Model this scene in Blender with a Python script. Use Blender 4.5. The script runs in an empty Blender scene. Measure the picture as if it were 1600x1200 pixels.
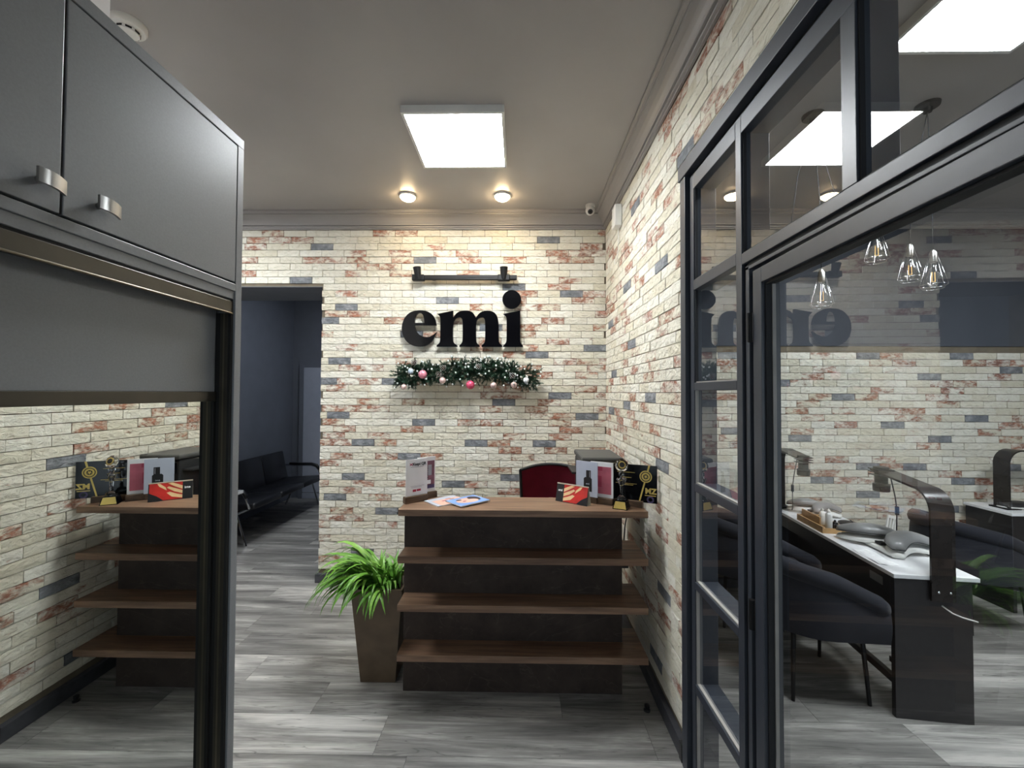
import bpy, bmesh, math, random
from mathutils import Vector, Matrix
import numpy as np
random.seed(7)
PI = math.pi
S = bpy.context.scene
COL = S.collection

# ------------------------------------------------------------------ camera, world, exposure
F_PX, YAW, PITCH, ROLL, CAM_H = 654.27, .0158, .0208, .0045, 1.751
fwd = Vector((-math.sin(YAW)*math.cos(PITCH), math.cos(YAW)*math.cos(PITCH), math.sin(PITCH)))
r0 = Vector((math.cos(YAW), math.sin(YAW), 0)); u0 = r0.cross(fwd)
c_right = r0*math.cos(ROLL)+u0*math.sin(ROLL); c_up = u0*math.cos(ROLL)-r0*math.sin(ROLL)
cd = bpy.data.cameras.new('camera'); cam = bpy.data.objects.new('camera', cd); COL.objects.link(cam)
cd.sensor_width = 36; cd.lens = F_PX/1600*36; cd.clip_start = .02
m = Matrix((c_right, c_up, -fwd)).transposed().to_4x4(); m.translation = Vector((0, 0, CAM_H)); cam.matrix_world = m
S.camera = cam
w = bpy.data.worlds.new('world'); S.world = w; w.use_nodes = True
w.node_tree.nodes['Background'].inputs[0].default_value = (.8, .9, 1, 1)
w.node_tree.nodes['Background'].inputs[1].default_value = 1.7
S.view_settings.view_transform = 'Standard'; S.view_settings.look = 'None'
S.view_settings.gamma = 1; S.view_settings.use_curve_mapping = False
S.view_settings.exposure = 0.38
PANEL_L = 46.0      # radiance of the ceiling panels
SPOT_L = 66.0      # radiance of the small warm downlights

for nm, loc, sx, sz in (('fill_portal', (-.3, -2.54, 1.35), 1.9, 2.3), ('fill_portal', (3.1, -2.54, 1.55), 3.4, 2.1)):  # portals guide sky fill through the two added windows
    ld = bpy.data.lights.new(nm, 'AREA'); ld.shape = 'RECTANGLE'; ld.size = sx; ld.size_y = sz; ld.cycles.is_portal = True
    lo = bpy.data.objects.new(nm, ld); COL.objects.link(lo); lo.location = loc; lo.rotation_euler = (math.radians(90), 0, 0)

def project(p):
    d = Vector(p)-Vector((0, 0, CAM_H)); k = d.dot(fwd)
    if k < .05: return None
    return (800+F_PX*d.dot(c_right)/k, 600-F_PX*d.dot(c_up)/k)

# ------------------------------------------------------------------ material helpers
def srgb(r, g, b):
    f = lambda c: (c/255/12.92) if c <= 10 else (((c/255)+.055)/1.055)**2.4
    return (f(r), f(g), f(b), 1)
def scale_c(c, k): return (min(1, c[0]*k), min(1, c[1]*k), min(1, c[2]*k), 1)
class N:
    def __init__(s, name):
        s.m = bpy.data.materials.new(name); s.m.use_nodes = True; s.t = s.m.node_tree
        s.b = s.t.nodes['Principled BSDF']; s.out = s.t.nodes['Material Output']
    def n(s, typ, **kw):
        o = s.t.nodes.new(typ)
        for k, v in kw.items():
            if k.startswith('_'): setattr(o, k[1:], v)
        return o
    def l(s, a, b): s.t.links.new(a, b)
    def val(s, sock, v):
        if hasattr(v, 'links'): s.l(v, sock)
        else: sock.default_value = v
    def math(s, op, a, b=None, clamp=False):
        o = s.n('ShaderNodeMath'); o.operation = op; o.use_clamp = clamp
        s.val(o.inputs[0], a)
        if b is not None: s.val(o.inputs[1], b)
        return o.outputs[0]
    def mix(s, f, a, b, mode='MIX'):
        o = s.n('ShaderNodeMix'); o.data_type = 'RGBA'; o.blend_type = mode
        s.val(o.inputs[0], f); s.val(o.inputs[6], a); s.val(o.inputs[7], b)
        return o.outputs[2]
    def coord(s, kind='Object', scale=(1, 1, 1), loc=None):
        if kind == 'World': src = s.n('ShaderNodeNewGeometry').outputs['Position']
        else: src = s.n('ShaderNodeTexCoord').outputs[kind]
        mp = s.n('ShaderNodeMapping'); s.l(src, mp.inputs[0]); mp.inputs['Scale'].default_value = scale
        if loc is not None: s.val(mp.inputs['Location'], loc)
        return mp.outputs[0]
    def noise(s, vec, scale, detail=3, rough=.5, dist=0):
        o = s.n('ShaderNodeTexNoise'); s.l(vec, o.inputs['Vector'])
        o.inputs['Scale'].default_value = scale; o.inputs['Detail'].default_value = detail
        o.inputs['Roughness'].default_value = rough; o.inputs['Distortion'].default_value = dist
        return o.outputs[0]
    def ramp(s, f, stops):
        o = s.n('ShaderNodeValToRGB'); e = o.color_ramp.elements
        while len(e) < len(stops): e.new(.5)
        for k, (p, c) in enumerate(stops):
            e[k].position = p; e[k].color = c if len(c) == 4 else (*c, 1)
        s.val(o.inputs[0], f); return o.outputs[0]
    def bump(s, h, strength=.3, dist=.01):
        o = s.n('ShaderNodeBump'); o.inputs['Strength'].default_value = strength; o.inputs['Distance'].default_value = dist
        s.l(h, o.inputs['Height']); s.l(o.outputs[0], s.b.inputs['Normal'])
    def p(s, **kw):
        for k, v in kw.items(): s.val(s.b.inputs[k.replace('_', ' ')], v)
def plain(name, c, rough=.5, metal=0, var=.08, nscale=12, bump=0, bscale=120, spec=.5, coat=0, **kw):
    q = N(name); v = q.coord('Object')
    col = q.ramp(q.noise(v, nscale, 3), [(.3, scale_c(c, 1-var)), (.7, scale_c(c, 1+var))])
    q.p(Base_Color=col, Roughness=rough, Metallic=metal); q.b.inputs['Specular IOR Level'].default_value = spec
    if coat: q.b.inputs['Coat Weight'].default_value = coat
    for k, vv in kw.items(): q.b.inputs[k.replace('_', ' ')].default_value = vv
    if bump: q.bump(q.noise(v, bscale, 3), bump, .004)
    return q.m
def emit(name, c, strength):
    q = N(name); q.p(Base_Color=(.9, .9, .9, 1)); q.b.inputs['Emission Color'].default_value = c
    q.b.inputs['Emission Strength'].default_value = strength; return q.m
def glass_mat(name, tint=(.96, .975, .98, 1)):
    q = N(name); q.t.nodes.remove(q.b)
    fr = q.n('ShaderNodeFresnel'); fr.inputs[0].default_value = 1.52
    R = fr.outputs[0]; R2 = q.math('DIVIDE', q.math('MULTIPLY', R, 2.0), q.math('ADD', R, 1.0))
    bf = q.n('ShaderNodeNewGeometry').outputs['Backfacing']
    f = q.math('MULTIPLY', R2, q.math('SUBTRACT', 1.0, bf))
    tr = q.n('ShaderNodeBsdfTransparent'); tr.inputs[0].default_value = tint
    gl = q.n('ShaderNodeBsdfGlossy'); gl.inputs['Roughness'].default_value = 0.0; gl.inputs[0].default_value = (1, 1, 1, 1)
    mx = q.n('ShaderNodeMixShader'); q.l(f, mx.inputs[0]); q.l(tr.outputs[0], mx.inputs[1]); q.l(gl.outputs[0], mx.inputs[2])
    q.l(mx.outputs[0], q.out.inputs[0]); return q.m

def brick_mat(name, kind):
    q = N(name); g = q.n('ShaderNodeNewGeometry'); oi = q.n('ShaderNodeObjectInfo')
    rnd = q.math('FRACT', q.math('ADD', g.outputs['Random Per Island'], oi.outputs['Random']))
    W = q.coord('World')
    tone = q.noise(W, 14, 4, .6)
    cx_ = q.n('ShaderNodeCombineXYZ'); q.l(q.math('MULTIPLY', rnd, 83.0), cx_.inputs[0]); q.l(q.math('MULTIPLY', rnd, 31.0), cx_.inputs[2]); off = cx_.outputs[0]
    if kind == 'grey':
        col = q.ramp(tone, [(.25, srgb(98, 102, 106)), (.5, srgb(124, 127, 131)), (.75, srgb(166, 168, 170))])
    else:
        a = q.ramp(rnd, [(0, srgb(212, 206, 186)), (.35, srgb(222, 217, 200)), (.7, srgb(230, 227, 215)), (1, srgb(216, 212, 197))])
        col = q.mix(q.math('MULTIPLY', q.ramp(tone, [(.45, (0, 0, 0)), (.8, (1, 1, 1))]), .35), a, srgb(190, 176, 146))
        # rubbed-through terracotta patches: worn where the cream coat has come off
        st = q.noise(q.coord('World', (8, 8, 17), off), 1.0, 5, .68, .6)
        big = q.noise(q.coord('World', (6, 6, 11), off), 1.0, 2, .5)
        m1 = q.math('ADD', q.math('MULTIPLY', st, .62), q.math('MULTIPLY', big, .38))
        if kind == 'red': lo, hi = .445, .54
        else: lo, hi = .615, .70
        mask = q.ramp(m1, [(lo, (0, 0, 0)), (hi, (1, 1, 1))])
        fine = q.noise(q.coord('World', (30, 30, 60)), 1.0, 3, .6)
        mask = q.math('MULTIPLY', mask, q.ramp(fine, [(.3, (.25, .25, .25)), (.55, (1, 1, 1))]))
        red = q.ramp(q.noise(W, 25, 3), [(.3, srgb(118, 62, 42)), (.7, srgb(172, 104, 76))])
        col = q.mix(q.math('MULTIPLY', mask, .9), col, red)
    q.p(Base_Color=col, Roughness=.78); q.b.inputs['Specular IOR Level'].default_value = .25
    v = q.n('ShaderNodeTexVoronoi'); v.feature = 'SMOOTH_F1'; q.l(q.coord('World', (1, 1, 1.6)), v.inputs['Vector']); v.inputs['Scale'].default_value = 26
    h = q.math('ADD', q.math('MULTIPLY', q.noise(q.coord('World', (16, 16, 30)), 1.0, 5, .62, .9), 1.0), q.math('MULTIPLY', v.outputs['Distance'], .5))
    q.bump(h, 1.0, .015)
    return q.m
M = {}
M['brick_cream'] = brick_mat('cream_brick', 'cream'); M['brick_red'] = brick_mat('worn_red_brick', 'red'); M['brick_grey'] = brick_mat('grey_brick', 'grey')
M['mortar'] = plain('mortar', srgb(112, 102, 86), .95, var=.15)
M['ceiling'] = plain('grey_satin_ceiling', srgb(166, 162, 159), .34, var=.03, nscale=3, spec=.45)
M['crown'] = plain('grey_crown_paint', srgb(156, 152, 149), .40, var=.03, nscale=3)
M['white_wall'] = plain('white_paint', srgb(225, 222, 220), .8, var=.03, bump=.1)
M['dark_wall'] = plain('dark_grey_paint', srgb(70, 74, 82), .75, var=.06, nscale=4, bump=.08)
M['hall_wall'] = plain('hall_grey_paint', srgb(112, 116, 126), .8, var=.05, nscale=5, bump=.08)
M['back_wall'] = plain('rear_paint', srgb(120, 117, 114), .8, var=.04)
M['baseboard'] = plain('dark_baseboard', srgb(66, 67, 72), .5, var=.2, nscale=20)
M['frame'] = plain('graphite_powder_coat', srgb(54, 58, 66), .38, var=.05, nscale=40, bump=.03, bscale=500, spec=.5)
M['gasket'] = plain('black_gasket', srgb(18, 19, 22), .7, var=.1)
M['gasket_light'] = plain('pale_glazing_strip', srgb(150, 146, 140), .5, var=.1)
M['glass'] = glass_mat('window_glass')
M['wardrobe'] = plain('grey_wardrobe_laminate', srgb(136, 138, 140), .36, var=.05, nscale=220, bump=.04, bscale=400)
M['wardrobe_dark'] = plain('bronze_profile', srgb(84, 80, 72), .3, metal=.7, var=.1)
M['bronze'] = plain('bronze_strip', srgb(120, 112, 96), .28, metal=.8, var=.1)
M['black_gap'] = plain('black_seal', srgb(20, 19, 18), .7, var=.1)
q = N('mirror_glass'); q.p(Base_Color=q.ramp(q.noise(q.coord('Object'), 2, 2), [(.3, (.80, .82, .79, 1)), (.7, (.82, .84, .81, 1))]), Metallic=1.0, Roughness=0.0); M['mirror'] = q.m
M['nickel'] = plain('brushed_nickel', srgb(170, 168, 164), .28, metal=1, var=.1)
M['chrome'] = plain('chrome', srgb(215, 216, 218), .08, metal=1, var=.03)
M['black_metal'] = plain('black_metal', srgb(14, 14, 15), .45, var=.1, spec=.3)
M['black_acrylic'] = plain('black_acrylic', srgb(7, 7, 10), .12, var=.05, spec=.35)
M['black_plastic'] = plain('black_plastic', srgb(30, 31, 33), .42, var=.08, bump=.03, bscale=400)
M['printer_lid'] = plain('charcoal_printer_plastic', srgb(74, 74, 72), .5, var=.06, bump=.05, bscale=500)
M['white_plastic'] = plain('white_plastic', srgb(232, 231, 226), .4, var=.03)
M['grey_plastic'] = plain('grey_plastic', srgb(128, 128, 128), .45, var=.05)
M['leather'] = plain('black_leather', srgb(26, 27, 31), .36, var=.1, bump=.12, bscale=90)
M['velvet'] = plain('navy_velvet', srgb(24, 26, 36), .85, var=.15, bump=.1, bscale=200, Sheen_Weight=.08)
M['red_mesh'] = plain('wine_red_mesh', srgb(128, 30, 52), .75, var=.1, bump=.4, bscale=420)
M['pot'] = plain('brown_stone_pot', srgb(92, 76, 58), .5, var=.22, nscale=9, bump=.05)
M['soil'] = plain('soil', srgb(45, 36, 28), .95, var=.3, nscale=50, bump=.4)
M['panel_black'] = plain('desk_black_panel', srgb(34, 32, 34), .45, var=.15, nscale=30)
M['white_top'] = plain('white_laminate', srgb(236, 237, 238), .25, var=.02)
M['pad'] = plain('pewter_leatherette', srgb(140, 140, 140), .3, var=.08, bump=.05, bscale=300)
M['paper'] = plain('white_paper', srgb(236, 236, 236), .6, var=.02)
M['cream_card'] = plain('cream_card', srgb(226, 220, 200), .6, var=.03)
M['gold'] = plain('gold_print', srgb(214, 186, 104), .35, metal=.4, var=.12)
M['black_print'] = plain('black_print', srgb(24, 22, 24), .5, var=.1)
M['grey_print'] = plain('grey_print', srgb(160, 160, 168), .6, var=.05)
M['crimson_print'] = plain('crimson_print', srgb(170, 40, 66), .6, var=.1)
M['mauve_print'] = plain('mauve_print', srgb(120, 78, 92), .6, var=.3, nscale=30)
M['pink_print'] = plain('pink_print', srgb(186, 96, 112), .5, var=.12, nscale=20)
M['rose_print'] = plain('rose_print', srgb(168, 60, 84), .5, var=.12, nscale=20)
M['purple_print'] = plain('purple_print', srgb(72, 62, 100), .5, var=.15, nscale=30)
M['blue_card'] = plain('pale_blue_card', srgb(186, 192, 206), .45, var=.03)
M['skin_print'] = plain('skin_print', srgb(232, 184, 164), .4, var=.1, nscale=18)
M['sky_print'] = plain('sky_print', srgb(120, 160, 220), .4, var=.2, nscale=10)
M['hair_print'] = plain('dark_hair_print', srgb(52, 40, 42), .4, var=.2)
M['red_print'] = plain('red_print', srgb(192, 44, 36), .4, var=.25, nscale=14)
M['nail_print'] = plain('cream_stripe_print', srgb(238, 202, 150), .4, var=.1)
M['light_wood'] = plain('oak_box', srgb(178, 142, 96), .5, var=.15, nscale=25)
M['needle'] = plain('pine_needles', srgb(30, 66, 46), .6, var=.4, nscale=30)
M['frost'] = plain('frosted_tips', srgb(228, 234, 232), .6, var=.05)
M['cone'] = plain('pine_cone', srgb(88, 70, 60), .7, var=.3, nscale=60)
M['twig'] = plain('twig', srgb(70, 56, 40), .8, var=.2)
M['bauble_pink'] = plain('pink_bauble', srgb(222, 140, 158), .22, var=.05, metal=.3)
M['bauble_hot'] = plain('hot_pink_bauble', srgb(214, 84, 116), .2, var=.05, metal=.3)
M['bauble_blush'] = plain('blush_bauble', srgb(214, 186, 180), .3, var=.15, nscale=60, metal=.2)
M['bauble_white'] = plain('white_bauble', srgb(234, 238, 240), .5, var=.04, nscale=90, bump=.3)
M['bauble_blue'] = plain('pale_blue_bauble', srgb(190, 206, 220), .5, var=.04, nscale=90, bump=.3)
q = N('crystal'); q.p(Base_Color=q.ramp(q.noise(q.coord('Object'), 30, 2), [(.3, (.95, .96, .97, 1)), (.7, (1, 1, 1, 1))]), Roughness=.02); q.b.inputs['Transmission Weight'].default_value = 1.0; q.b.inputs['IOR'].default_value = 1.5; M['crystal'] = q.m
q = N('clear_bulb_glass'); q.t.nodes.remove(q.b)
tr = q.n('ShaderNodeBsdfTransparent'); gl = q.n('ShaderNodeBsdfGlossy'); gl.inputs['Roughness'].default_value = .03
fr = q.n('ShaderNodeLayerWeight'); fr.inputs[0].default_value = .2; mx = q.n('ShaderNodeMixShader')
q.l(fr.outputs['Facing'], mx.inputs[0]); q.l(tr.outputs[0], mx.inputs[1]); q.l(gl.outputs[0], mx.inputs[2]); q.l(mx.outputs[0], q.out.inputs[0]); M['bulb_glass'] = q.m
M['filament'] = plain('amber_filament', srgb(250, 205, 120), .4, var=.05)
M['panel_light'] = emit('ceiling_panel_glow', (.93, .97, 1, 1), PANEL_L)
M['spot_light'] = emit('warm_downlight_glow', (1, .74, .42, 1), SPOT_L)
M['red_led'] = emit('red_led_glow', (1, .12, .08, 1), 3)

# walnut boards (desk) and grey oak floor
def wood(name, dark, mid, light, stretch, rough=.45, per_obj=True, crack=None, kind='Object'):
    q = N(name); oi = q.n('ShaderNodeObjectInfo')
    cb = q.n('ShaderNodeCombineXYZ')
    if per_obj:
        q.l(q.math('MULTIPLY', oi.outputs['Random'], 37.0), cb.inputs[0]); q.l(q.math('MULTIPLY', oi.outputs['Random'], 91.0), cb.inputs[1])
    v = q.coord(kind, stretch, cb.outputs[0])
    a = q.noise(v, 1.0, 6, .62, .5)
    fine = q.noise(q.coord(kind, (stretch[0]*2.4, stretch[1]*6, stretch[2]*6), cb.outputs[0]), 1.0, 4, .7)
    t = q.math('ADD', q.math('MULTIPLY', a, .72), q.math('MULTIPLY', fine, .28))
    if per_obj: t = q.math('ADD', t, q.math('MULTIPLY', q.math('SUBTRACT', oi.outputs['Random'], .5), .10))
    col = q.ramp(t, [(.34, dark), (.5, mid), (.66, light)])
    if crack:
        k = q.noise(q.coord(kind, (stretch[0]*.8, stretch[1]*1.5, 1), cb.outputs[0]), 1.0, 3, .5, 1.2)
        line = q.ramp(q.math('ABSOLUTE', q.math('SUBTRACT', k, .5)), [(0, (1, 1, 1)), (.012, (0, 0, 0))])
        col = q.mix(q.math('MULTIPLY', line, .55), col, crack)
    q.p(Base_Color=col, Roughness=rough); q.bump(t, .08, .004); return q.m
M['walnut'] = wood('walnut_laminate', srgb(84, 62, 48), srgb(118, 91, 71), srgb(150, 120, 96), (1.6, 22, 22), .42)
M['base_wood'] = wood('dark_walnut_block', srgb(60, 44, 32), srgb(84, 64, 46), srgb(108, 84, 62), (6, 40, 40), .5)
M['oak_floor'] = wood('grey_oak_plank', srgb(88, 86, 84), srgb(138, 136, 132), srgb(198, 195, 189), (1.1, 10, 10), .42, crack=srgb(62, 60, 58))
q = N('black_stone_laminate'); v = q.coord('Object')
base = q.ramp(q.noise(v, 5, 6, .7), [(.3, srgb(48, 40, 36)), (.7, srgb(72, 62, 56))])
k = q.noise(q.coord('Object', (1.2, 1, 2.2)), 1.6, 4, .55, 1.0)
vein = q.ramp(q.math('ABSOLUTE', q.math('SUBTRACT', k, .5)), [(0, (1, 1, 1)), (.006, (0, 0, 0))])
q.p(Base_Color=q.mix(q.math('MULTIPLY', vein, .12), base, srgb(140, 128, 116)), Roughness=.62); q.b.inputs['Specular IOR Level'].default_value = .25; M['stone'] = q.m
q = N('grass_blade'); oi = q.n('ShaderNodeObjectInfo')
q.p(Base_Color=q.mix(q.noise(q.coord('Object'), 20, 2), q.ramp(oi.outputs['Random'], [(0, srgb(46, 96, 22)), (.5, srgb(96, 152, 46)), (1, srgb(156, 200, 96))]), srgb(100, 154, 52)), Roughness=.38)
M['leaf'] = q.m

# ------------------------------------------------------------------ mesh helpers
def BM(): return bmesh.new()
def box(bm, x0, x1, y0, y1, z0, z1, bev=0, mat=None):
    vs = [bm.verts.new((x, y, z)) for x in (x0, x1) for y in (y0, y1) for z in (z0, z1)]
    fs = [bm.faces.new([vs[i] for i in f]) for f in ((0, 1, 3, 2), (4, 6, 7, 5), (0, 4, 5, 1), (2, 3, 7, 6), (0, 2, 6, 4), (1, 5, 7, 3))]
    if bev:
        es = list({e for f in fs for e in f.edges}); r = bmesh.ops.bevel(bm, geom=es, offset=bev, segments=2, affect='EDGES', profile=.5)
        vs = list({v for v in r['verts']} | {v for v in vs if v.is_valid})
    if mat is not None: bmesh.ops.transform(bm, matrix=mat, verts=[v for v in vs if v.is_valid])
    return vs
def tube(bm, pts, r, n=10, cap=True, radii=None):
    pts = [Vector(p) for p in pts]; rings = []; nrm = None
    for i, p in enumerate(pts):
        t = ((pts[min(i+1, len(pts)-1)]-p).normalized() + (p-pts[max(i-1, 0)]).normalized()).normalized()
        if nrm is None:
            nrm = t.orthogonal().normalized()
        nrm = (nrm - t*nrm.dot(t)).normalized(); b = t.cross(nrm); rr = radii[i] if radii else r
        rings.append([bm.verts.new(p+(nrm*math.cos(2*PI*k/n)+b*math.sin(2*PI*k/n))*rr) for k in range(n)])
    for a, b2 in zip(rings, rings[1:]):
        for k in range(n): bm.faces.new((a[k], a[(k+1) % n], b2[(k+1) % n], b2[k]))
    if cap: bm.faces.new(rings[0][::-1]); bm.faces.new(rings[-1])
def lathe(bm, prof, c=(0, 0, 0), n=20, rot=None):
    rings = []; c = Vector(c)
    for r, z in prof:
        row = []
        for k in range(n):
            v = Vector((r*math.cos(2*PI*k/n), r*math.sin(2*PI*k/n), z))
            if rot: v = rot @ v
            row.append(bm.verts.new(c+v))
        rings.append(row)
    for a, b in zip(rings, rings[1:]):
        for k in range(n): bm.faces.new((a[k], a[(k+1) % n], b[(k+1) % n], b[k]))
    bm.faces.new(rings[0][::-1]); bm.faces.new(rings[-1])
def prism(bm, poly, f0, f1, holes=()):
    """poly: list of 2-D points; f0/f1: functions mapping 2-D point -> 3-D for both ends"""
    ends = []
    for f in (f0, f1):
        es = []; lv = []
        for lp in [poly]+list(holes):
            vs = [bm.verts.new(f(p)) for p in lp]; lv.append(vs)
            es += [bm.edges.new((vs[i], vs[(i+1) % len(vs)])) for i in range(len(vs))]
        bmesh.ops.triangle_fill(bm, edges=es, use_beauty=True)
        ends.append(lv)
    for la, lb in zip(*ends):
        for i in range(len(la)):
            j = (i+1) % len(la); bm.faces.new((la[i], la[j], lb[j], lb[i]))
def ball(bm, c, r, sc=(1, 1, 1), seg=16, rot=None):
    mt = Matrix.Translation(Vector(c)) @ (rot.to_4x4() if rot else Matrix()) @ Matrix.Diagonal((*sc, 1))
    bmesh.ops.create_uvsphere(bm, u_segments=seg, v_segments=max(6, seg//2), radius=r, matrix=mt)
def obj(name, bm, mat, parent=None, smooth=False, loc=None, rotz=0, angle=None):
    bmesh.ops.recalc_face_normals(bm, faces=bm.faces[:])
    me = bpy.data.meshes.new(name); bm.to_mesh(me); bm.free()
    me.materials.append(M[mat] if isinstance(mat, str) else mat)
    if smooth:
        me.polygons.foreach_set('use_smooth', [True]*len(me.polygons))
        if angle is not None: me.set_sharp_from_angle(angle=angle)
    o = bpy.data.objects.new(name, me); COL.objects.link(o)
    if parent is not None: o.parent = parent
    if loc: o.location = loc
    if rotz: o.rotation_euler = (0, 0, rotz)
    return o
def bxo(name, mat, parent, dims, bev=0):
    bm = BM(); box(bm, *dims, bev=bev); return obj(name, bm, mat, parent)
def tag(o, label, cat, group=None, kind=None):
    o['label'] = label; o['category'] = cat
    if group: o['group'] = group
    if kind: o['kind'] = kind
    return o
def thing(name, label, cat, loc=(0, 0, 0), rotz=0, group=None, kind=None):
    o = bpy.data.objects.new(name, None); COL.objects.link(o); o.location = loc; o.rotation_euler = (0, 0, rotz); o.empty_display_size = .05
    return tag(o, label, cat, group, kind)
def dup(root, loc, rotz, label):
    r = root.copy(); COL.objects.link(r); r.location = loc; r.rotation_euler = (0, 0, rotz); r['label'] = label
    for ch in list(root.children):
        c = ch.copy(); COL.objects.link(c); c.parent = r
        for g in ch.children:
            d = g.copy(); COL.objects.link(d); d.parent = c
    return r
def text(name, s, size, mat, parent, mtx, depth=.0006, align='CENTER', bold=0):
    cu = bpy.data.curves.new(name, 'FONT'); cu.body = s; cu.size = size; cu.align_x = align; cu.align_y = 'CENTER'; cu.extrude = depth; cu.offset = bold; cu.resolution_u = 3
    t = bpy.data.objects.new(name, cu); COL.objects.link(t)
    me = bpy.data.meshes.new_from_object(t); bpy.data.objects.remove(t); bpy.data.curves.remove(cu)
    me.transform(mtx); me.materials.clear(); me.materials.append(M[mat])
    o = bpy.data.objects.new(name, me); COL.objects.link(o); o.parent = parent; return o
UPRIGHT = Matrix.Rotation(PI/2, 4, 'X')      # XY drawing -> XZ plane, facing -Y

# ------------------------------------------------------------------ the setting
H, Y0, XR, XS = 3.41, 3.86, .80, .93          # ceiling height, front wall, right wall, its salon face
def struct(name, bm, mat, label, cat='wall'):
    return tag(obj(name, bm, mat), label, cat, kind='structure')
bm = BM(); box(bm, -3.9, 5.3, -2.6, 7.0, H, H+.1); struct('ceiling', bm, 'ceiling', 'flat satin grey ceiling over the reception', 'ceiling')
bm = BM(); box(bm, -3.9, 5.3, -2.6, 7.0, -.1, -.0035)
floor = struct('floor', bm, 'gasket', 'grey oak plank floor running through reception and salon', 'floor')
WF = Y0+.014
bm = BM(); box(bm, -1.839, XS, WF, 4.46, 0, H); box(bm, -3.75, -3.0, WF, 4.46, 0, H); box(bm, -3.0, -1.839, WF, 4.46, 2.738, H)
wall_front = struct('wall_front', bm, 'mortar', 'cream and red brick wall carrying the black letters')
bxo('lintel_soffit', 'hall_wall', wall_front, (-3.0, -1.839, WF+.001, 4.46, 2.732, 2.738))
bm = BM(); box(bm, XR+.014, XS, 2.0, WF, 0, H); box(bm, XR+.014, XS, -2.6, 2.0, 2.835, H); box(bm, XR+.014, XS, -2.6, .42, 0, 2.835)
wall_right = struct('wall_right', bm, 'mortar', 'right hand brick wall around the glazed partition')
bm = BM(); box(bm, XS, 5.2, WF, 4.1, 0, 2.19)
wall_salon = struct('wall_salon_far', bm, 'mortar', 'cream brick lower half of the salon wall behind glass')
bm = BM(); box(bm, XS, 5.2, Y0+.004, 4.1, 2.19, H); struct('wall_salon_upper', bm, 'dark_wall', 'dark grey painted upper half of the salon wall')
bm = BM(); box(bm, 5.2, 5.3, -2.6, 4.1, 0, H); struct('wall_salon_side', bm, 'back_wall', 'grey side wall of the salon')
bm = BM(); box(bm, -1.57, -1.45, -2.6, 1.43, 0, H); struct('wall_left', bm, 'white_wall', 'white wall behind the grey wardrobe')
bm = BM()
for a in ((-3.9, -1.25, 0, H), (-1.25, .65, 0, .2), (-1.25, .65, 2.5, H), (.65, 1.4, 0, H), (1.4, 4.8, 0, .5), (1.4, 4.8, 2.6, H), (4.8, 5.3, 0, H)): box(bm, a[0], a[1], -2.7, -2.6, a[2], a[3])
struct('wall_back', bm, 'back_wall', 'grey wall at the back of the room')
for k, (x0, x1, z0, z1, lb) in enumerate(((-1.25, .65, .2, 2.5, 'added unseen fill window behind the viewer in the reception'), (1.4, 4.8, .5, 2.6, 'added unseen fill window at the near end of the salon'))):  # invented windows out of view, letting sky light in to lift the shadows
    wn = thing('window_%d' % (k+3), lb, 'window', (0, 0, 0), kind='structure')
    for a in ((x0, x0+.05, z0, z1), (x1-.05, x1, z0, z1), (x0+.05, x1-.05, z0, z0+.05), (x0+.05, x1-.05, z1-.05, z1), ((x0+x1)/2-.025, (x0+x1)/2+.025, z0+.05, z1-.05)): bxo('frame_bar', 'frame', wn, (a[0], a[1], -2.68, -2.62, a[2], a[3]), .002)
    for a, b in ((x0+.05, (x0+x1)/2-.025), ((x0+x1)/2+.025, x1-.05)): bxo('pane', 'glass', wn, (a-.004, b+.004, -2.652, -2.648, z0+.046, z1-.046))
bm = BM(); box(bm, -3.85, -3.75, 1.43, 6.9, 0, H); struct('wall_hall_left', bm, 'hall_wall', 'dark grey hall wall behind the black bench')
bm = BM(); box(bm, -3.85, -1.4, 6.9, 7.0, 0, H); struct('wall_hall_far', bm, 'hall_wall', 'dark grey end wall of the hall')
bm = BM(); box(bm, -1.5, -1.4, 4.46, 6.9, 0, H); struct('wall_hall_right', bm, 'hall_wall', 'hidden right wall of the hall')
bm = BM(); box(bm, -3.85, -1.57, 1.31, 1.43, 0, H); struct('wall_recess', bm, 'white_wall', 'white end wall beside the wardrobe')

# floor planks: rows of 0.25 m along X, boards 1.372 m long
PL, PW = 1.372, .2515
def plank_mesh():
    bm = BM(); box(bm, -PL/2+.0008, PL/2-.0008, -PW/2+.0008, PW/2-.0008, -.0035, 0, bev=.0009)
    bmesh.ops.recalc_face_normals(bm, faces=bm.faces[:]); me = bpy.data.meshes.new('plank'); bm.to_mesh(me); bm.free(); me.materials.append(M['oak_floor']); return me
pmesh = plank_mesh(); known = {0: -.698, 1: -1.128, 2: -1.65, 3: -1.93, 5: -1.63, 6: -2.13}
rest = []
for r in range(-7, 20):
    yc = 2.045+PW*(r+.5); off = known.get(r, (r*.53) % PL)
    k0 = math.floor((-3.75-off)/PL); x = off+k0*PL
    while x < 5.2:
        xa, xb = max(x, -3.75), min(x+PL, 5.2)
        if yc > 4.46: xb = min(xb, -1.5)
        if yc < 1.3: xa = max(xa, -1.45)
        if xb-xa > .02:
            o = bpy.data.objects.new('plank', pmesh); COL.objects.link(o); o.parent = floor
            o.location = ((xa+xb)/2, yc, 0); o.scale.x = (xb-xa)/PL
        x += PL

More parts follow.
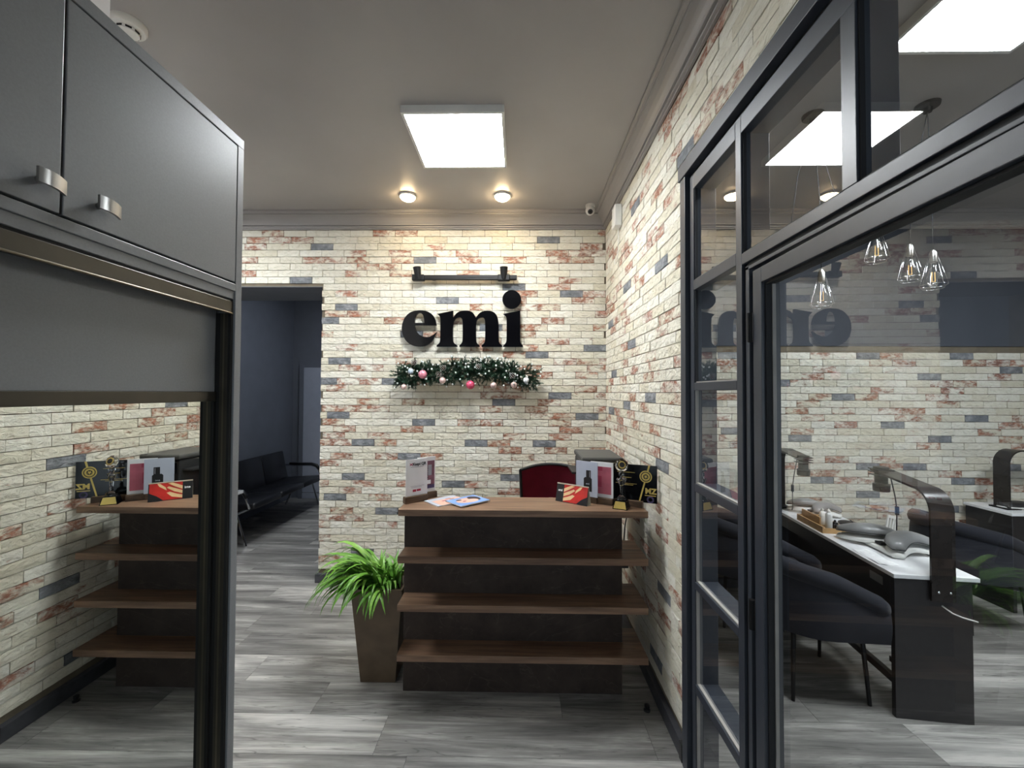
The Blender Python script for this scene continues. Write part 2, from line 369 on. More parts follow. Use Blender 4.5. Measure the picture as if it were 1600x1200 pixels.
# ---- bricks
BP, BH = .2095, .0629
BL, BHH, BD = BP-.0034, BH-.0034, .026
def brick_mesh(seed, mat):
    rd = random.Random(seed); nx, nz = 4, 2; vs = []; fs = []
    for j in range(nz+1):
        for i in range(nx+1):
            edge = i in (0, nx) or j in (0, nz)
            x = -BL/2+BL*i/nx; z = -BHH/2+BHH*j/nz
            if edge: y = .0012+rd.uniform(-.001, .0012)
            else: y = rd.uniform(-.0045, .0025); x += rd.uniform(-.012, .012)
            if i in (0, nx) and j in (0, nz): x *= .992; z *= .96
            elif j in (0, nz): z += rd.uniform(-.0016, .0004)*(1 if j else -1)
            vs.append((x, y, z))
    for j in range(nz):
        for i in range(nx):
            a = j*(nx+1)+i; fs.append((a, a+1, a+nx+2, a+nx+1))
    ring = [i for i in range(nx+1)]+[j*(nx+1)+nx for j in range(1, nz+1)]+[nz*(nx+1)+i for i in range(nx-1, -1, -1)]+[j*(nx+1) for j in range(nz-1, 0, -1)]
    b0 = len(vs); vs += [(vs[i][0], BD, vs[i][2]) for i in ring]
    for k in range(len(ring)):
        k2 = (k+1) % len(ring); fs.append((ring[k2], ring[k], b0+k, b0+k2))
    me = bpy.data.meshes.new('brick'); me.from_pydata(vs, [], fs); me.materials.append(M[mat])
    me.polygons.foreach_set('use_smooth', [True]*len(me.polygons)); me.set_sharp_from_angle(angle=.7); me.update(); return me
bmeshes = {k: [brick_mesh(i*7+h, 'brick_'+k) for i in range(5)] for h, k in enumerate(('cream', 'red', 'grey'))}
Z_TOP = 3.265
def lay_bricks(wall, to_world, rotz, intervals, zmin, zmax, greys, seed, red_p=.27, sun=None, limit=300):
    """to_world(u,z,depth)->point; intervals(z)->list of (ua,ub); greys: list of (u,z)"""
    rd = random.Random(seed); rows = {}
    for u, z in greys: rows.setdefault(int((Z_TOP-z)//BH), []).append(u)
    bricks = []; off = 0
    for n in range(int(Z_TOP/BH)+1):
        zc = Z_TOP-(n+.5)*BH
        if zc-BH/2 < zmin-.004 or zc+BH/2 > zmax+.004: 
            if zc < zmin: break
            off += BP/2; continue
        if n in rows: off = rows[n][0]-BP/2
        else: off += BP/2+rd.uniform(-.012, .012)
        off %= BP
        for ua, ub in intervals(zc):
            k = math.floor((ua-off)/BP); u = off+k*BP
            while u < ub:
                a, b = max(u, ua), min(u+BP, ub)
                if b-a > .035:
                    kind = 'grey' if any(a <= g < b for g in rows.get(n, [])) else ('red' if rd.random() < red_p else 'cream')
                    bricks.append(((a+b)/2, zc, (b-a)/BP, kind, rd.randrange(5), rd.uniform(-.002, .003)))
                u += BP
    def area(b):
        u, z, s, *_ = b
        ps = [project(to_world(u+du*s*BP/2, z+dz*BH/2, 0)) for du, dz in ((-1, -1), (1, -1), (1, 1), (-1, 1))]
        if any(p is None for p in ps) or not (-5 < ps[0][0] < 1605 and -5 < ps[0][1] < 1205): return 0
        return abs(sum(ps[i][0]*ps[(i+1) % 4][1]-ps[(i+1) % 4][0]*ps[i][1] for i in range(4)))/2
    bricks.sort(key=area, reverse=True)
    vs, fs, mi = [], [], []; cz, sz = math.cos(rotz), math.sin(rotz); order = ['cream', 'red', 'grey']
    for k, (u, z, s, kind, var, dep) in enumerate(bricks):
        me = bmeshes[kind][var]; p = to_world(u, z, dep)
        if k < limit:
            o = bpy.data.objects.new('brick', me); COL.objects.link(o); o.parent = wall; o.location = p; o.rotation_euler = (0, 0, rotz); o.scale.x = s
        else:
            b0 = len(vs)
            for v in me.vertices:
                x, y, zz = v.co.x*s, v.co.y, v.co.z; vs.append((p[0]+x*cz-y*sz, p[1]+x*sz+y*cz, p[2]+zz))
            for pl in me.polygons: fs.append([b0+i for i in pl.vertices]); mi.append(order.index(kind))
    if vs:
        me = bpy.data.meshes.new('brick_courses'); me.from_pydata(vs, [], fs)
        for kd in order: me.materials.append(M['brick_'+kd])
        me.polygons.foreach_set('material_index', mi); me.polygons.foreach_set('use_smooth', [True]*len(fs)); me.set_sharp_from_angle(angle=.7); me.update()
        o = bpy.data.objects.new('brick_courses', me); COL.objects.link(o); o.parent = wall; o['kind'] = 'stuff'
def ray_at(px, py): return fwd+c_right*((px-800)/F_PX)+c_up*((600-py)/F_PX)
def on_front(px, py): d = ray_at(px, py); d = d*(Y0/d.y); return (d.x, CAM_H+d.z)
def on_right(px, py): d = ray_at(px, py); d = d*(XR/d.x); return (-d.y, CAM_H+d.z)
# where the slate-grey bricks sit in the pattern
GF = [(503, 386), (664, 407.6), (699, 472.6), (541, 480.4), (512, 501), (643, 524), (530, 565.8), (508.7, 595.7), (612.7, 596), (857, 375.4), (803, 449.5),
      (893, 461), (767, 514), (930, 546), (839, 555), (528, 651), (661.7, 663), (567, 693.7), (639, 717), (551.7, 749), (523, 782), (708, 761), (875, 621),
      (787, 632.6), (928, 654.7), (748, 697.5), (856, 697.5), (801.5, 751.7), (715, 758), (470, 440), (566, 868), (604, 804)]
GR = [(1032.7, 414), (979, 450), (954, 507), (986, 539), (959, 586), (1015, 627), (979, 637), (955, 645), (1034, 735), (1070, 235), (992, 319), (1036, 918), (1024, 1030)]
GS = [(1040+x*.35, 380+y*.35) for x, y in ((905, 505), (1330, 508), (1545, 572), (1178, 600), (505, 627), (795, 692), (1390, 788), (1015, 818), (600, 877), (300, 840), (270, 500), (1230, 880),
      (905, 1008), (1120, 1010), (1550, 1010), (700, 1068), (1332, 1073), (905, 1133), (1260, 1190))]
lay_bricks(wall_front, lambda u, z, d: (u, Y0+d, z), 0, lambda z: [(-3.75, -3.0), (-1.839, XR+.006)] if z < 2.738 else [(-3.75, XR+.006)], .08, 3.275, [on_front(*g) for g in GF], 3)
lay_bricks(wall_right, lambda u, z, d: (XR+d, -u, z), -PI/2, lambda z: [(-Y0-.006, -2.02)] if z < 2.83 else [(-Y0-.006, 1.5)], .08, 3.275, [on_right(*g) for g in GR], 5)
lay_bricks(wall_salon, lambda u, z, d: (u, Y0+d, z), 0, lambda z: [(XS, 5.2)], .08, 2.19, [on_front(*g) for g in GS], 8, red_p=.2)

# ---- crown mouldings and baseboards
PROF = [(0, -.145), (.013, -.145), (.013, -.135), (.025, -.133), (.027, -.127), (.025, -.121), (.018, -.119), (.018, -.114), (.034, -.112), (.034, -.104), (.040, -.096), (.050, -.078), (.066, -.056), (.086, -.040), (.094, -.038), (.094, -.028), (.104, -.024), (.112, -.014), (.112, 0), (0, 0)]
def crown(name, f0, f1, label):
    bm = BM(); prism(bm, PROF, f0, f1); return tag(obj(name, bm, 'crown'), label, 'trim', kind='structure')
crown('trim_1', lambda p: (-3.75, Y0-p[0], H+p[1]), lambda p: (XR-p[0], Y0-p[0], H+p[1]), 'grey crown moulding along the top of the brick front wall')
crown('trim_2', lambda p: (XR-p[0], -2.6, H+p[1]), lambda p: (XR-p[0], Y0-p[0], H+p[1]), 'grey crown moulding along the right hand brick wall')
crown('trim_3', lambda p: (XS, Y0-p[0], H+p[1]), lambda p: (5.2, Y0-p[0], H+p[1]), 'grey crown moulding inside the salon')
bm = BM(); box(bm, -1.86, XR, Y0-.018, Y0+.02, 0, .08, bev=.003); tag(obj('baseboard_front', bm, 'baseboard'), 'dark baseboard under the brick front wall', 'baseboard', kind='structure')
bm = BM(); box(bm, XR-.018, XR+.02, 2.055, Y0-.018, 0, .08, bev=.003); bbr = tag(obj('baseboard_right', bm, 'baseboard'), 'dark baseboard under the right hand brick wall', 'baseboard', kind='structure')
bxo('end_cap', 'black_plastic', bbr, (XR-.022, XR+.01, 2.03, 2.065, 0, .086), .003)
bm = BM(); box(bm, XS, 5.2, Y0-.018, Y0+.02, 0, .08, bev=.003); tag(obj('baseboard_salon', bm, 'baseboard'), 'dark baseboard under the salon brick wall', 'baseboard', kind='structure')

# ---- glazed partition: side light (window_1), transom (window_2), glass door (door_1)
FX0, FX1, GX = .797, .90, .817
def fbox(name, parent, y0, y1, z0, z1, x0=FX0, x1=FX1, mat='frame', bev=.002): return bxo(name, mat, parent, (x0, x1, y0, y1, z0, z1), bev)
w1 = thing('window_1', 'dark framed narrow side light with six panes beside the glass door', 'window', (0, 0, 0), kind='structure')
fbox('casing', w1, 1.965, 2.022, 0, 2.775, .778, .84)
fbox('casing', w1, .42, 2.034, 2.775, 2.842, .772, .84)
fbox('groove', w1, 1.95, 1.99, 0, 2.775, .806, .88, 'gasket', 0)
fbox('groove', w1, .5, 1.993, 2.757, 2.776, .806, .88, 'gasket', 0)
fbox('stile', w1, 1.915, 1.952, 0, 2.757)
fbox('stile', w1, 1.504, 1.543, 0, 2.757)
fbox('reveal', w1, 1.984, 1.999, 0, 2.834, .841, .932, 'frame', 0); fbox('reveal', w1, .44, 1.984, 2.822, 2.834, .841, .932, 'frame', 0)
fbox('rail', w1, 1.543, 1.915, 2.69, 2.757)
zr = [(2.222, 2.269), (1.765, 1.80), (1.309, 1.345), (.872, .905), (.41, .45), (0, .05)]
for a, b in zr: fbox('rail', w1, 1.543, 1.915, a, b)
for a, b in zr[:5]: fbox('glazing_strip', w1, 1.543, 1.915, b, b+.005, FX0+.008, GX, 'gasket_light', 0)
tops = [2.69]+[a for a, b in zr]
for k in range(6): fbox('pane', w1, 1.539, 1.919, zr[k][1]-.004, tops[k]+.004, GX-.002, GX+.002, 'glass', 0)
for k in range(6): fbox('glazing_bead', w1, 1.909, 1.915, zr[k][1], tops[k], FX0+.006, GX-.002, 'gasket' if k < 2 else 'gasket_light', 0)
w2 = thing('window_2', 'dark framed transom window over the glass door', 'window', (0, 0, 0), kind='structure')
fbox('rail', w2, .44, 1.504, 2.69, 2.757); fbox('rail', w2, .44, 1.504, 2.212, 2.252)
fbox('mullion', w2, .991, 1.038, 2.252, 2.69); fbox('stile', w2, .44, .51, 0, 2.757)
for a, b in ((1.038, 1.504), (.51, .991)):
    fbox('pane', w2, a-.003, b+.003, 2.248, 2.694, GX-.002, GX+.002, 'glass', 0)
    fbox('gasket', w2, a, b, 2.252, 2.257, FX0+.006, GX-.002, 'gasket', 0); fbox('gasket', w2, b-.005, b, 2.252, 2.69, FX0+.006, GX-.002, 'gasket', 0)
fbox('door_stop', w2, .51, 1.504, 2.196, 2.212, .808, .90, 'gasket', 0); fbox('door_stop', w2, 1.490, 1.504, 0, 2.212, .808, .90, 'gasket', 0)
fbox('door_jamb', w2, 1.468, 1.490, 0, 2.2, .803, .90); fbox('door_jamb', w2, .51, 1.49, 2.186, 2.198, .803, .90)
HX, HY, TH = .802, 1.443, math.radians(-1.75)      # hinge line and how far the door stands ajar
d1 = thing('door_1', 'dark framed glass door standing slightly ajar to the salon', 'door', (HX, HY, 0), TH, kind='structure')
DW, DT = .91, 2.172
def dbox(name, y0, y1, z0, z1, x0=0, x1=.062, mat='frame', bev=.002): return bxo(name, mat, d1, (x0, x1, y0, y1, z0, z1), bev)
dbox('stile', -.052, 0, .008, DT); dbox('stile', -DW, -DW+.07, .008, DT); dbox('rail', -DW+.07, -.052, DT-.052, DT); dbox('rail', -DW+.07, -.052, .008, .12)
dbox('glazing_bead', -.060, -.052, .12, DT-.052, .012, .04, 'gasket', 0); dbox('glazing_bead', -DW+.07, -.052, DT-.060, DT-.052, .012, .04, 'gasket', 0)
dbox('glazing_strip', -.064, -.060, .12, DT-.06, .030, .041, 'gasket_light', 0)
dbox('pane', -DW+.066, -.048, .116, DT-.048, .041, .045, 'glass', 0)
for z in (1.98, 1.0):
    bm = BM(); tube(bm, [(-.004, .012, z-.05), (-.004, .012, z+.05)], .010, 12); obj('hinge', bm, 'black_metal', d1, True, angle=.6)
bm = BM(); tube(bm, [(-.045, -DW+.035, .95), (-.045, -DW+.035, 1.25)], .011, 12); tube(bm, [(0, -DW+.035, .98), (-.045, -DW+.035, .98)], .008, 8); tube(bm, [(0, -DW+.035, 1.22), (-.045, -DW+.035, 1.22)], .008, 8); obj('pull_handle', bm, 'black_metal', d1, True, angle=.6)

# ---- hall door
d2 = thing('door_2', 'pale grey flush door at the end of the dark hall', 'door', (-3.55, 6.86, 0), kind='structure')
M['pale_door'] = plain('pale_grey_door', srgb(176, 182, 196), .5, var=.03)
bxo('leaf', 'pale_door', d2, (0, .9, 0, .04, .1, 2.15), .003); bxo('plinth', 'pale_door', d2, (0, .9, -.005, .04, 0, .09), .003)
bxo('casing', 'hall_wall', d2, (.9, .97, -.01, .04, 0, 2.2), .003); bxo('casing', 'hall_wall', d2, (-.07, .0, -.01, .04, 0, 2.2), .003)
bm = BM(); tube(bm, [(.83, 0, 1.02), (.83, -.05, 1.02), (.71, -.05, 1.02)], .009, 8); obj('handle', bm, 'nickel', d2, True, angle=.6)

# ------------------------------------------------------------------ lights of the place, plus added unseen fill lamps
def panel(label, x0, y0, group='square ceiling light panels'):
    t = thing('ceiling_panel_light', label, 'ceiling light', (x0+.3, y0+.3, 3.365), group=group)
    bm = BM()
    for a in ((-.3, .3, -.3, -.283), (-.3, .3, .283, .3), (-.3, -.283, -.283, .283), (.283, .3, -.283, .283)): box(bm, a[0], a[1], a[2], a[3], 0, .045)
    obj('frame', bm, 'white_plastic', t)
    bxo('diffuser', 'panel_light', t, (-.283, .283, -.283, .283, .003, .012)); bxo('back_plate', 'white_plastic', t, (-.283, .283, -.283, .283, .03, .0449)); return t
panel('square white light panel glowing on the reception ceiling', -.69, 2.374)
panel('square white light panel over the recess behind the wardrobe', -3.12, 2.374)
panel('square white light panel glowing on the salon ceiling', 1.715, 1.385)
panel('added unseen fill panel over the far side of the salon', 3.15, 1.385)  # extra panel out of view, added to brighten the salon
for x, lb in ((-.941, 'warm round downlight left of its twin near the brick front wall'), (-.143, 'warm round downlight right of its twin near the brick front wall')):
    t = thing('downlight', lb, 'ceiling light', (x, 3.48, H-.024), group='round downlights')
    bm = BM(); lathe(bm, [(.066, .008), (.070, .012), (.070, .024), (.03, .024)], n=28); obj('ring', bm, 'white_plastic', t, True, angle=.6)
    bm = BM(); lathe(bm, [(.02, -.018), (.046, -.014), (.060, 0), (.062, .011)], n=28); obj('lamp', bm, 'spot_light', t, True)
M['hall_fill'] = emit('cool_hall_fill_glow', (.82, .9, 1, 1), 420)
t = thing('hall_fill_lamp', 'added unseen round fill lamp in the hall', 'ceiling light', (-2.2, 5.3, H-.03))  # unseen lamp added to lift the dark hall
bm = BM(); lathe(bm, [(.07, .0), (.075, .006), (.075, .03), (.02, .03)], n=28); obj('ring', bm, 'white_plastic', t, True, angle=.6)
bm = BM(); lathe(bm, [(.02, -.008), (.055, -.004), (.064, .0), (.02, .001)], n=28); obj('lamp', bm, 'hall_fill', t, True)
t = thing('smoke_detector', 'round white smoke detector on the grey ceiling', 'smoke detector', (-1.77, 1.83, H-.05))
bm = BM(); lathe(bm, [(.03, .018), (.062, .02), (.068, .03), (.068, .05)], n=32); obj('base', bm, 'white_plastic', t, True, angle=.6)
bm = BM(); lathe(bm, [(.012, 0), (.03, .001), (.040, .004), (.043, .018)], n=32); cap_o = obj('cap', bm, 'white_plastic', t, True, angle=.6)
for k in range(8):
    bm = BM(); box(bm, .0415, .0435, -.011, .011, .007, .015, mat=Matrix.Rotation(k*PI/4, 4, 'Z')); obj('vent_slot', bm, 'black_gap', t)
t = thing('security_camera', 'white dome security camera in the ceiling corner', 'camera', (.625, 3.67, H-.05))
bm = BM(); lathe(bm, [(.035, .03), (.042, .034), (.042, .05), (.02, .05)], n=24); obj('mount', bm, 'white_plastic', t, True, angle=.6)
rt = Matrix.Rotation(math.radians(52), 3, 'X')
bm = BM(); ball(bm, (0, 0, 0), .042, seg=24); obj('dome', bm, 'white_plastic', t, True)
dl = Vector((-.12, -.80, -.58)).normalized(); rl = dl.to_track_quat('Z', 'Y').to_matrix()
bm = BM(); lathe(bm, [(.020, .036), (.0215, .040), (.018, .0425), (.008, .0425)], (0, 0, 0), 20, rl); ln_ = obj('lens', bm, 'black_plastic', t, True, angle=.6)
bm = BM(); lathe(bm, [(.007, .0425), (.007, .0440), (.002, .0445)], (0, 0, 0), 16, rl); obj('lens_glass', bm, 'black_acrylic', ln_, True)
t = thing('wall_sensor', 'small white box sensor high on the right brick wall', 'sensor', (XR, 3.30, 3.06))
bxo('housing', 'white_plastic', t, (-.055, 0, -.055, .055, 0, .17), .006); bxo('cover_line', 'grey_plastic', t, (-.0555, -.05, -.03, .03, .155, .158))
bm = BM(); pts = [(-.014, .01, 0), (-.014, .012, -.1), (-.014, .03, -.2), (-.014, .08, -.26), (-.014, .13, -.25), (-.01, .15, -.2)]; tube(bm, pts, .0025, 6); obj('wire', bm, 'white_plastic', t, True)

# ------------------------------------------------------------------ track light, letters, garland
t = thing('track_light', 'black wall rail with two spot heads above the letters', 'wall light', (-.49, Y0, 2.80))
bxo('rail', 'black_metal', t, (-.47, .46, -.075, -.04, -.02, .022), .003); bxo('rail_slot', 'black_gap', t, (-.38, .40, -.0765, -.07, -.003, .005))
bxo('connector', 'black_metal', t, (.36, .47, -.08, -.035, -.017, .02), .003); bxo('connector', 'black_metal', t, (-.482, -.40, -.08, -.035, -.02, .02), .01)
for x in (-.3, .3): bxo('bracket', 'black_metal', t, (x-.015, x+.015, -.04, -.003, -.012, .012))
for x, tl in ((-.428, -.12), (.352, .0)):
    bm = BM(); lathe(bm, [(.026, -.02), (.027, 0), (.036, .088), (.034, .09), (.031, .082)], (x, -.085, .0), 24, Matrix.Rotation(tl, 3, 'Y') @ Matrix.Rotation(.10, 3, 'X')); hd = obj('spot_head', bm, 'black_metal', t, True, angle=.6)
    bm = BM(); box(bm, x-.055, x+.055, -.10, -.045, -.032, .022, bev=.006); obj('head_adapter', bm, 'black_metal', t)

LX = lambda cx: -1.074+(cx-192)*.00147
LZ = lambda cy: 2.168+(648-cy)*.00147
def smooth_poly(pts, it=2, sharp=()):
    pts = [(x, y, 1 if i in sharp else 0) for i, (x, y) in enumerate(pts)]
    for _ in range(it):
        out = []
        for i, p in enumerate(pts):
            a, b = pts[i-1], pts[(i+1) % len(pts)]
            if p[2]: out.append(p)
            else: out.append((p[0]*.75+a[0]*.25, p[1]*.75+a[1]*.25, 0)); out.append((p[0]*.75+b[0]*.25, p[1]*.75+b[1]*.25, 0))
        pts = out
    return [(p[0], p[1]) for p in pts]
E_OUT = smooth_poly([(410, 515), (405, 480), (385, 446), (347, 424), (300, 419), (243, 431), (205, 473), (190, 533), (205, 594), (245, 637), (300, 650), (352, 642), (391, 606), (412, 556), (385, 580), (350, 591), (310, 580), (283, 552), (273, 515)], 2, (0, 13, 18))
E_IN = smooth_poly([(274, 500), (275, 478), (281, 448), (303, 434), (324, 446), (333, 474), (334, 500)], 2, (0, 6))
M_OUT = smooth_poly([(412, 648), (412, 640), (431, 624), (435, 600), (435, 480), (431, 457), (412, 443), (514, 423), (514, 466), (538, 432), (585, 420), (634, 428), (656, 466), (680, 432), (725, 420), (772, 430), (797, 475), (797, 600), (801, 624), (821, 640), (821, 648),
    (692, 648), (692, 640), (710, 624), (714, 600), (714, 492), (706, 466), (686, 464), (664, 476), (657, 502), (657, 600), (661, 624), (680, 640), (680, 648), (553, 648), (553, 640), (570, 624), (574, 600), (574, 492), (566, 466), (546, 464), (522, 478), (513, 506), (513, 600), (517, 624), (541, 640), (541, 648)], 2, (0, 1, 6, 7, 8, 12, 19, 20, 21, 22, 32, 33, 34, 35, 45, 46))
I_OUT = smooth_poly([(825, 648), (825, 640), (843, 624), (847, 600), (847, 480), (843, 458), (824, 443), (931, 422), (931, 600), (934, 624), (948, 640), (948, 648)], 2, (0, 1, 6, 7, 10, 11))
def letter(name, label, poly, holes=()):
    xs = [p[0] for p in poly]; cx = LX((min(xs)+max(xs))/2)
    f = lambda dy: (lambda p: (LX(p[0])-cx, dy, LZ(p[1])-LZ(648)))
    bm = BM(); prism(bm, poly, f(-.055), f(-.025), holes)
    o = obj(name, bm, 'black_acrylic', loc=(cx, Y0, LZ(648))); tag(o, label, 'letter', 'letters of the wall sign'); 
    return o, cx
def studs(o, pts, cx):
    for x, y in pts:
        bm = BM(); tube(bm, [(LX(x)-cx, -.03, LZ(y)-LZ(648)), (LX(x)-cx, .004, LZ(y)-LZ(648))], .008, 8); obj('standoff', bm, 'black_metal', o)
le, cx = letter('letter_e', 'glossy black letter e on the brick wall', E_OUT, [E_IN]); studs(le, ((230, 480), (230, 590), (350, 620)), cx)
lm, cx = letter('letter_m', 'glossy black letter m on the brick wall', M_OUT); studs(lm, ((470, 470), (470, 600), (612, 600), (755, 600)), cx)
li, cx = letter('letter_i', 'glossy black letter i with a round dot on the brick wall', I_OUT); studs(li, ((888, 460), (888, 600)), cx)
bm = BM(); dp = [(877.5+58*math.cos(2*PI*k/48), 352+58*math.sin(2*PI*k/48)) for k in range(48)]
prism(bm, dp, lambda p: (LX(p[0])-cx, -.055, LZ(p[1])-LZ(648)), lambda p: (LX(p[0])-cx, -.025, LZ(p[1])-LZ(648))); d_o = obj('dot', bm, 'black_acrylic', li)

GXC, GZC = -.47, 1.93
t = thing('garland', 'green pine garland with frosted tips under the black letters', 'garland', (GXC, Y0, GZC))
rd = random.Random(11)
def gtop(u): return .105+.02*math.sin(u*9)+.012*math.sin(u*23+1)
def gbot(u): return -.105+.03*math.cos(u*PI)*1.0+.018*math.sin(u*17)
nb, fb, tb = BM(), BM(), BM()
tube(tb, [(-.6+.1*k, -.05, .005*math.sin(k)) for k in range(13)], .008, 6)
for k in range(720):
    u = rd.uniform(-.62, .62); e = abs(u)/.62
    zc = rd.uniform(-.075, .062)+.01*math.sin(u*9)-(.035 if abs(u) > .45 else 0)+(.02 if -.2 < u < .3 else 0)
    c = Vector((u, rd.uniform(-.14, -.075), zc))
    d = Vector((rd.uniform(-1, 1), rd.uniform(-1, .1), rd.uniform(-.5, 1) if zc > -.02 else rd.uniform(-1, .4))).normalized()
    if d.y > .15: d = Vector((d.x, .15, d.z if abs(d.z) > .2 else .4)).normalized()
    L = rd.uniform(.05, .085); nb_o = d.orthogonal().normalized(); b2 = d.cross(nb_o)
    tube(tb, [c, c+d*L], .0015, 4)
    for j in range(44):
        s = j/44; a = rd.uniform(0, 2*PI); o_ = nb_o*math.cos(a)+b2*math.sin(a)
        p = c+d*L*s; q_ = p+(o_*.8+d*.8).normalized()*rd.uniform(.022, .038); sd = d.cross(o_)*.0024
        nb.faces.new([nb.verts.new(x) for x in (p-sd, p+sd, q_)])
    if rd.random() < .20: ball(fb, c+d*(L+.012)+Vector((0, -.014, 0)), .0085, (1, 1, 1), 6)
for bmx, nm, mt in ((tb, 'stem', 'twig'), (nb, 'needles', 'needle'), (fb, 'frosted_tips', 'frost')):
    o = obj(nm, bmx, mt, t); 
    if nm != 'stem': o['kind'] = 'stuff'
def on_plane(px, py, Y): d = ray_at(px, py); d = d*(Y/d.y); return Vector((d.x, Y, CAM_H+d.z))
for px, py, r, mt, lb in ((642, 580, .025, 'bauble_blue', 'pale blue bauble at the upper left of the garland'), (660.5, 585, .038, 'bauble_pink', 'large satin pink bauble on the left of the garland'),
        (631, 604.5, .024, 'bauble_blush', 'blush bauble hanging at the far left end of the garland'), (691.5, 594.5, .028, 'bauble_blush', 'patterned blush bauble right of the large pink bauble'),
        (735, 601.5, .038, 'bauble_hot', 'hot pink bauble hanging from the middle of the garland'), (771, 602, .027, 'bauble_blush', 'patterned blush bauble right of the hot pink bauble'),
        (803, 601.5, .028, 'bauble_blush', 'plain blush bauble near the right end of the garland'), (822, 594, .025, 'bauble_white', 'white bauble at the right end of the garland')):
    p = on_plane(px, py, Y0-.195); b = thing('bauble', lb, 'bauble', p, group='baubles on the garland')
    bm = BM(); ball(bm, (0, 0, 0), r, seg=24); obj('globe', bm, mt, b, True)
    bm = BM(); lathe(bm, [(.008, r-.002), (.008, r+.008), (.005, r+.009)], n=12); obj('cap', bm, 'nickel', b, True, angle=.6)
    bm = BM(); tube(bm, [(0, 0, r+.008), (0, .03, r+.03), (0, .09, r+.05)], .0012, 5); obj('hanging_loop', bm, 'nickel', b)
for px, py, lb in ((647, 567, 'pine cone at the upper left of the garland'), (692, 576, 'pine cone left of the garland centre'), (686, 586, 'pine cone tucked below its neighbour left of centre'), (748, 574, 'frosted pine cone in the middle of the garland'), (801, 588, 'pine cone near the right end of the garland')):
    p = on_plane(px, py, Y0-.185); b = thing('pine_cone', lb, 'pine cone', p, group='pine cones on the garland')
    sb, wb = BM(), BM(); ball(sb, (0, 0, 0), .014, (1, .8, 1.25), 10)
    for k in range(40):
        f = k/40; ph = k*2.4; z = .024-.048*f; rr = .010+.014*math.sin(PI*min(1, f*.8+.15)); dr = Vector((math.cos(ph), math.sin(ph), .35)); c = Vector((0, 0, z))
        tip = c+dr.normalized()*rr*1.25; sd = Vector((-math.sin(ph), math.cos(ph), 0))*.005
        sb.faces.new([sb.verts.new(x) for x in (c+dr*.004, tip+sd, tip+Vector((0, 0, .003)), tip-sd)]); ball(wb, tip, .0026, (1, 1, 1), 5)
    obj('scales', sb, 'cone', b); obj('scale_tips', wb, 'frost', b)

# ------------------------------------------------------------------ wardrobe with mirror
WX, MX, WE = -.837, -.886, 1.245
t = thing('wardrobe', 'tall grey sliding wardrobe with a mirror and top cupboards', 'wardrobe', (-1.14, .2, 0))
def wbox(name, mat, x0, x1, y0, y1, z0, z1, bev=.0015, parent=None):
    return bxo(name, mat, parent or t, (x0+1.14, x1+1.14, y0-.2, y1-.2, z0, z1), bev)
wbox('side_panel', 'wardrobe', -1.44, WX, WE-.027, WE, 0, 2.483); wbox('side_panel', 'wardrobe', -1.44, WX, -.80, -.773, 0, 2.483)
wbox('top_panel', 'wardrobe', -1.44, WX, -.80, WE, 2.483, 2.512); wbox('back_panel', 'wardrobe_dark', -1.445, -1.43, -.79, WE-.01, 0, 2.48)
wbox('divider_panel', 'wardrobe', -1.43, WX, -.773, WE-.027, 2.046, 2.068)
for k, (a, b) in enumerate(((.748, WE-.03), (.243, .743), (-.262, .238), (-.768, -.267))):
    d_o = wbox('cupboard_door', 'wardrobe', WX-.018, WX, a, b, 2.073, 2.479)
    if k < 3:
        yk = (.812 if k == 0 else .708 if k == 1 else -.205)
        bm = BM()
        arc = [(s_/10, .013+.009*math.sin(PI*(.15+.85*s_/10))) for s_ in range(11)]; poly = [(a, b) for a, b in arc]+[(a, b+.005) for a, b in arc[::-1]]
        prism(bm, poly, lambda p: (WX+1.14+p[1], yk-.2-.018+.048*p[0], 2.107-.004*p[0]), lambda p: (WX+1.14+p[1], yk-.2-.018+.048*p[0], 2.133-.004*p[0]))
        tube(bm, [(WX+1.14, yk-.2, 2.118), (WX+1.14+.018, yk-.2, 2.118)], .006, 10)
        obj('handle', bm, 'nickel', d_o, True, angle=.6)
# track header: stepped bronze profiles
wbox('track_fascia', 'wardrobe', WX-.02, WX-.004, -.773, WE-.027, 2.022, 2.046); wbox('track_shadow_gap', 'black_gap', WX-.02, WX-.008, -.773, WE-.027, 2.016, 2.022, 0)
wbox('track_rail', 'wardrobe_dark', WX-.028, WX-.006, -.773, WE-.027, 1.982, 2.016); wbox('track_lip', 'bronze', WX-.010, WX-.004, -.773, WE-.027, 1.978, 1.983)
wbox('track_channel', 'black_gap', MX-.03, WX-.028, -.773, WE-.027, 1.99, 2.046, 0)
# the vertical guide on the inner face of the side panel
for x0, x1, mt in ((MX-.01, MX+.012, 'black_gap'), (MX+.012, MX+.020, 'wardrobe_dark'), (MX+.020, MX+.025, 'bronze'), (MX+.025, MX+.035, 'wardrobe_dark'), (MX+.035, WX-.006, 'black_gap')):
    wbox('guide_strip', mt, x0, x1, WE-.036, WE-.027, 0, 1.98, 0)
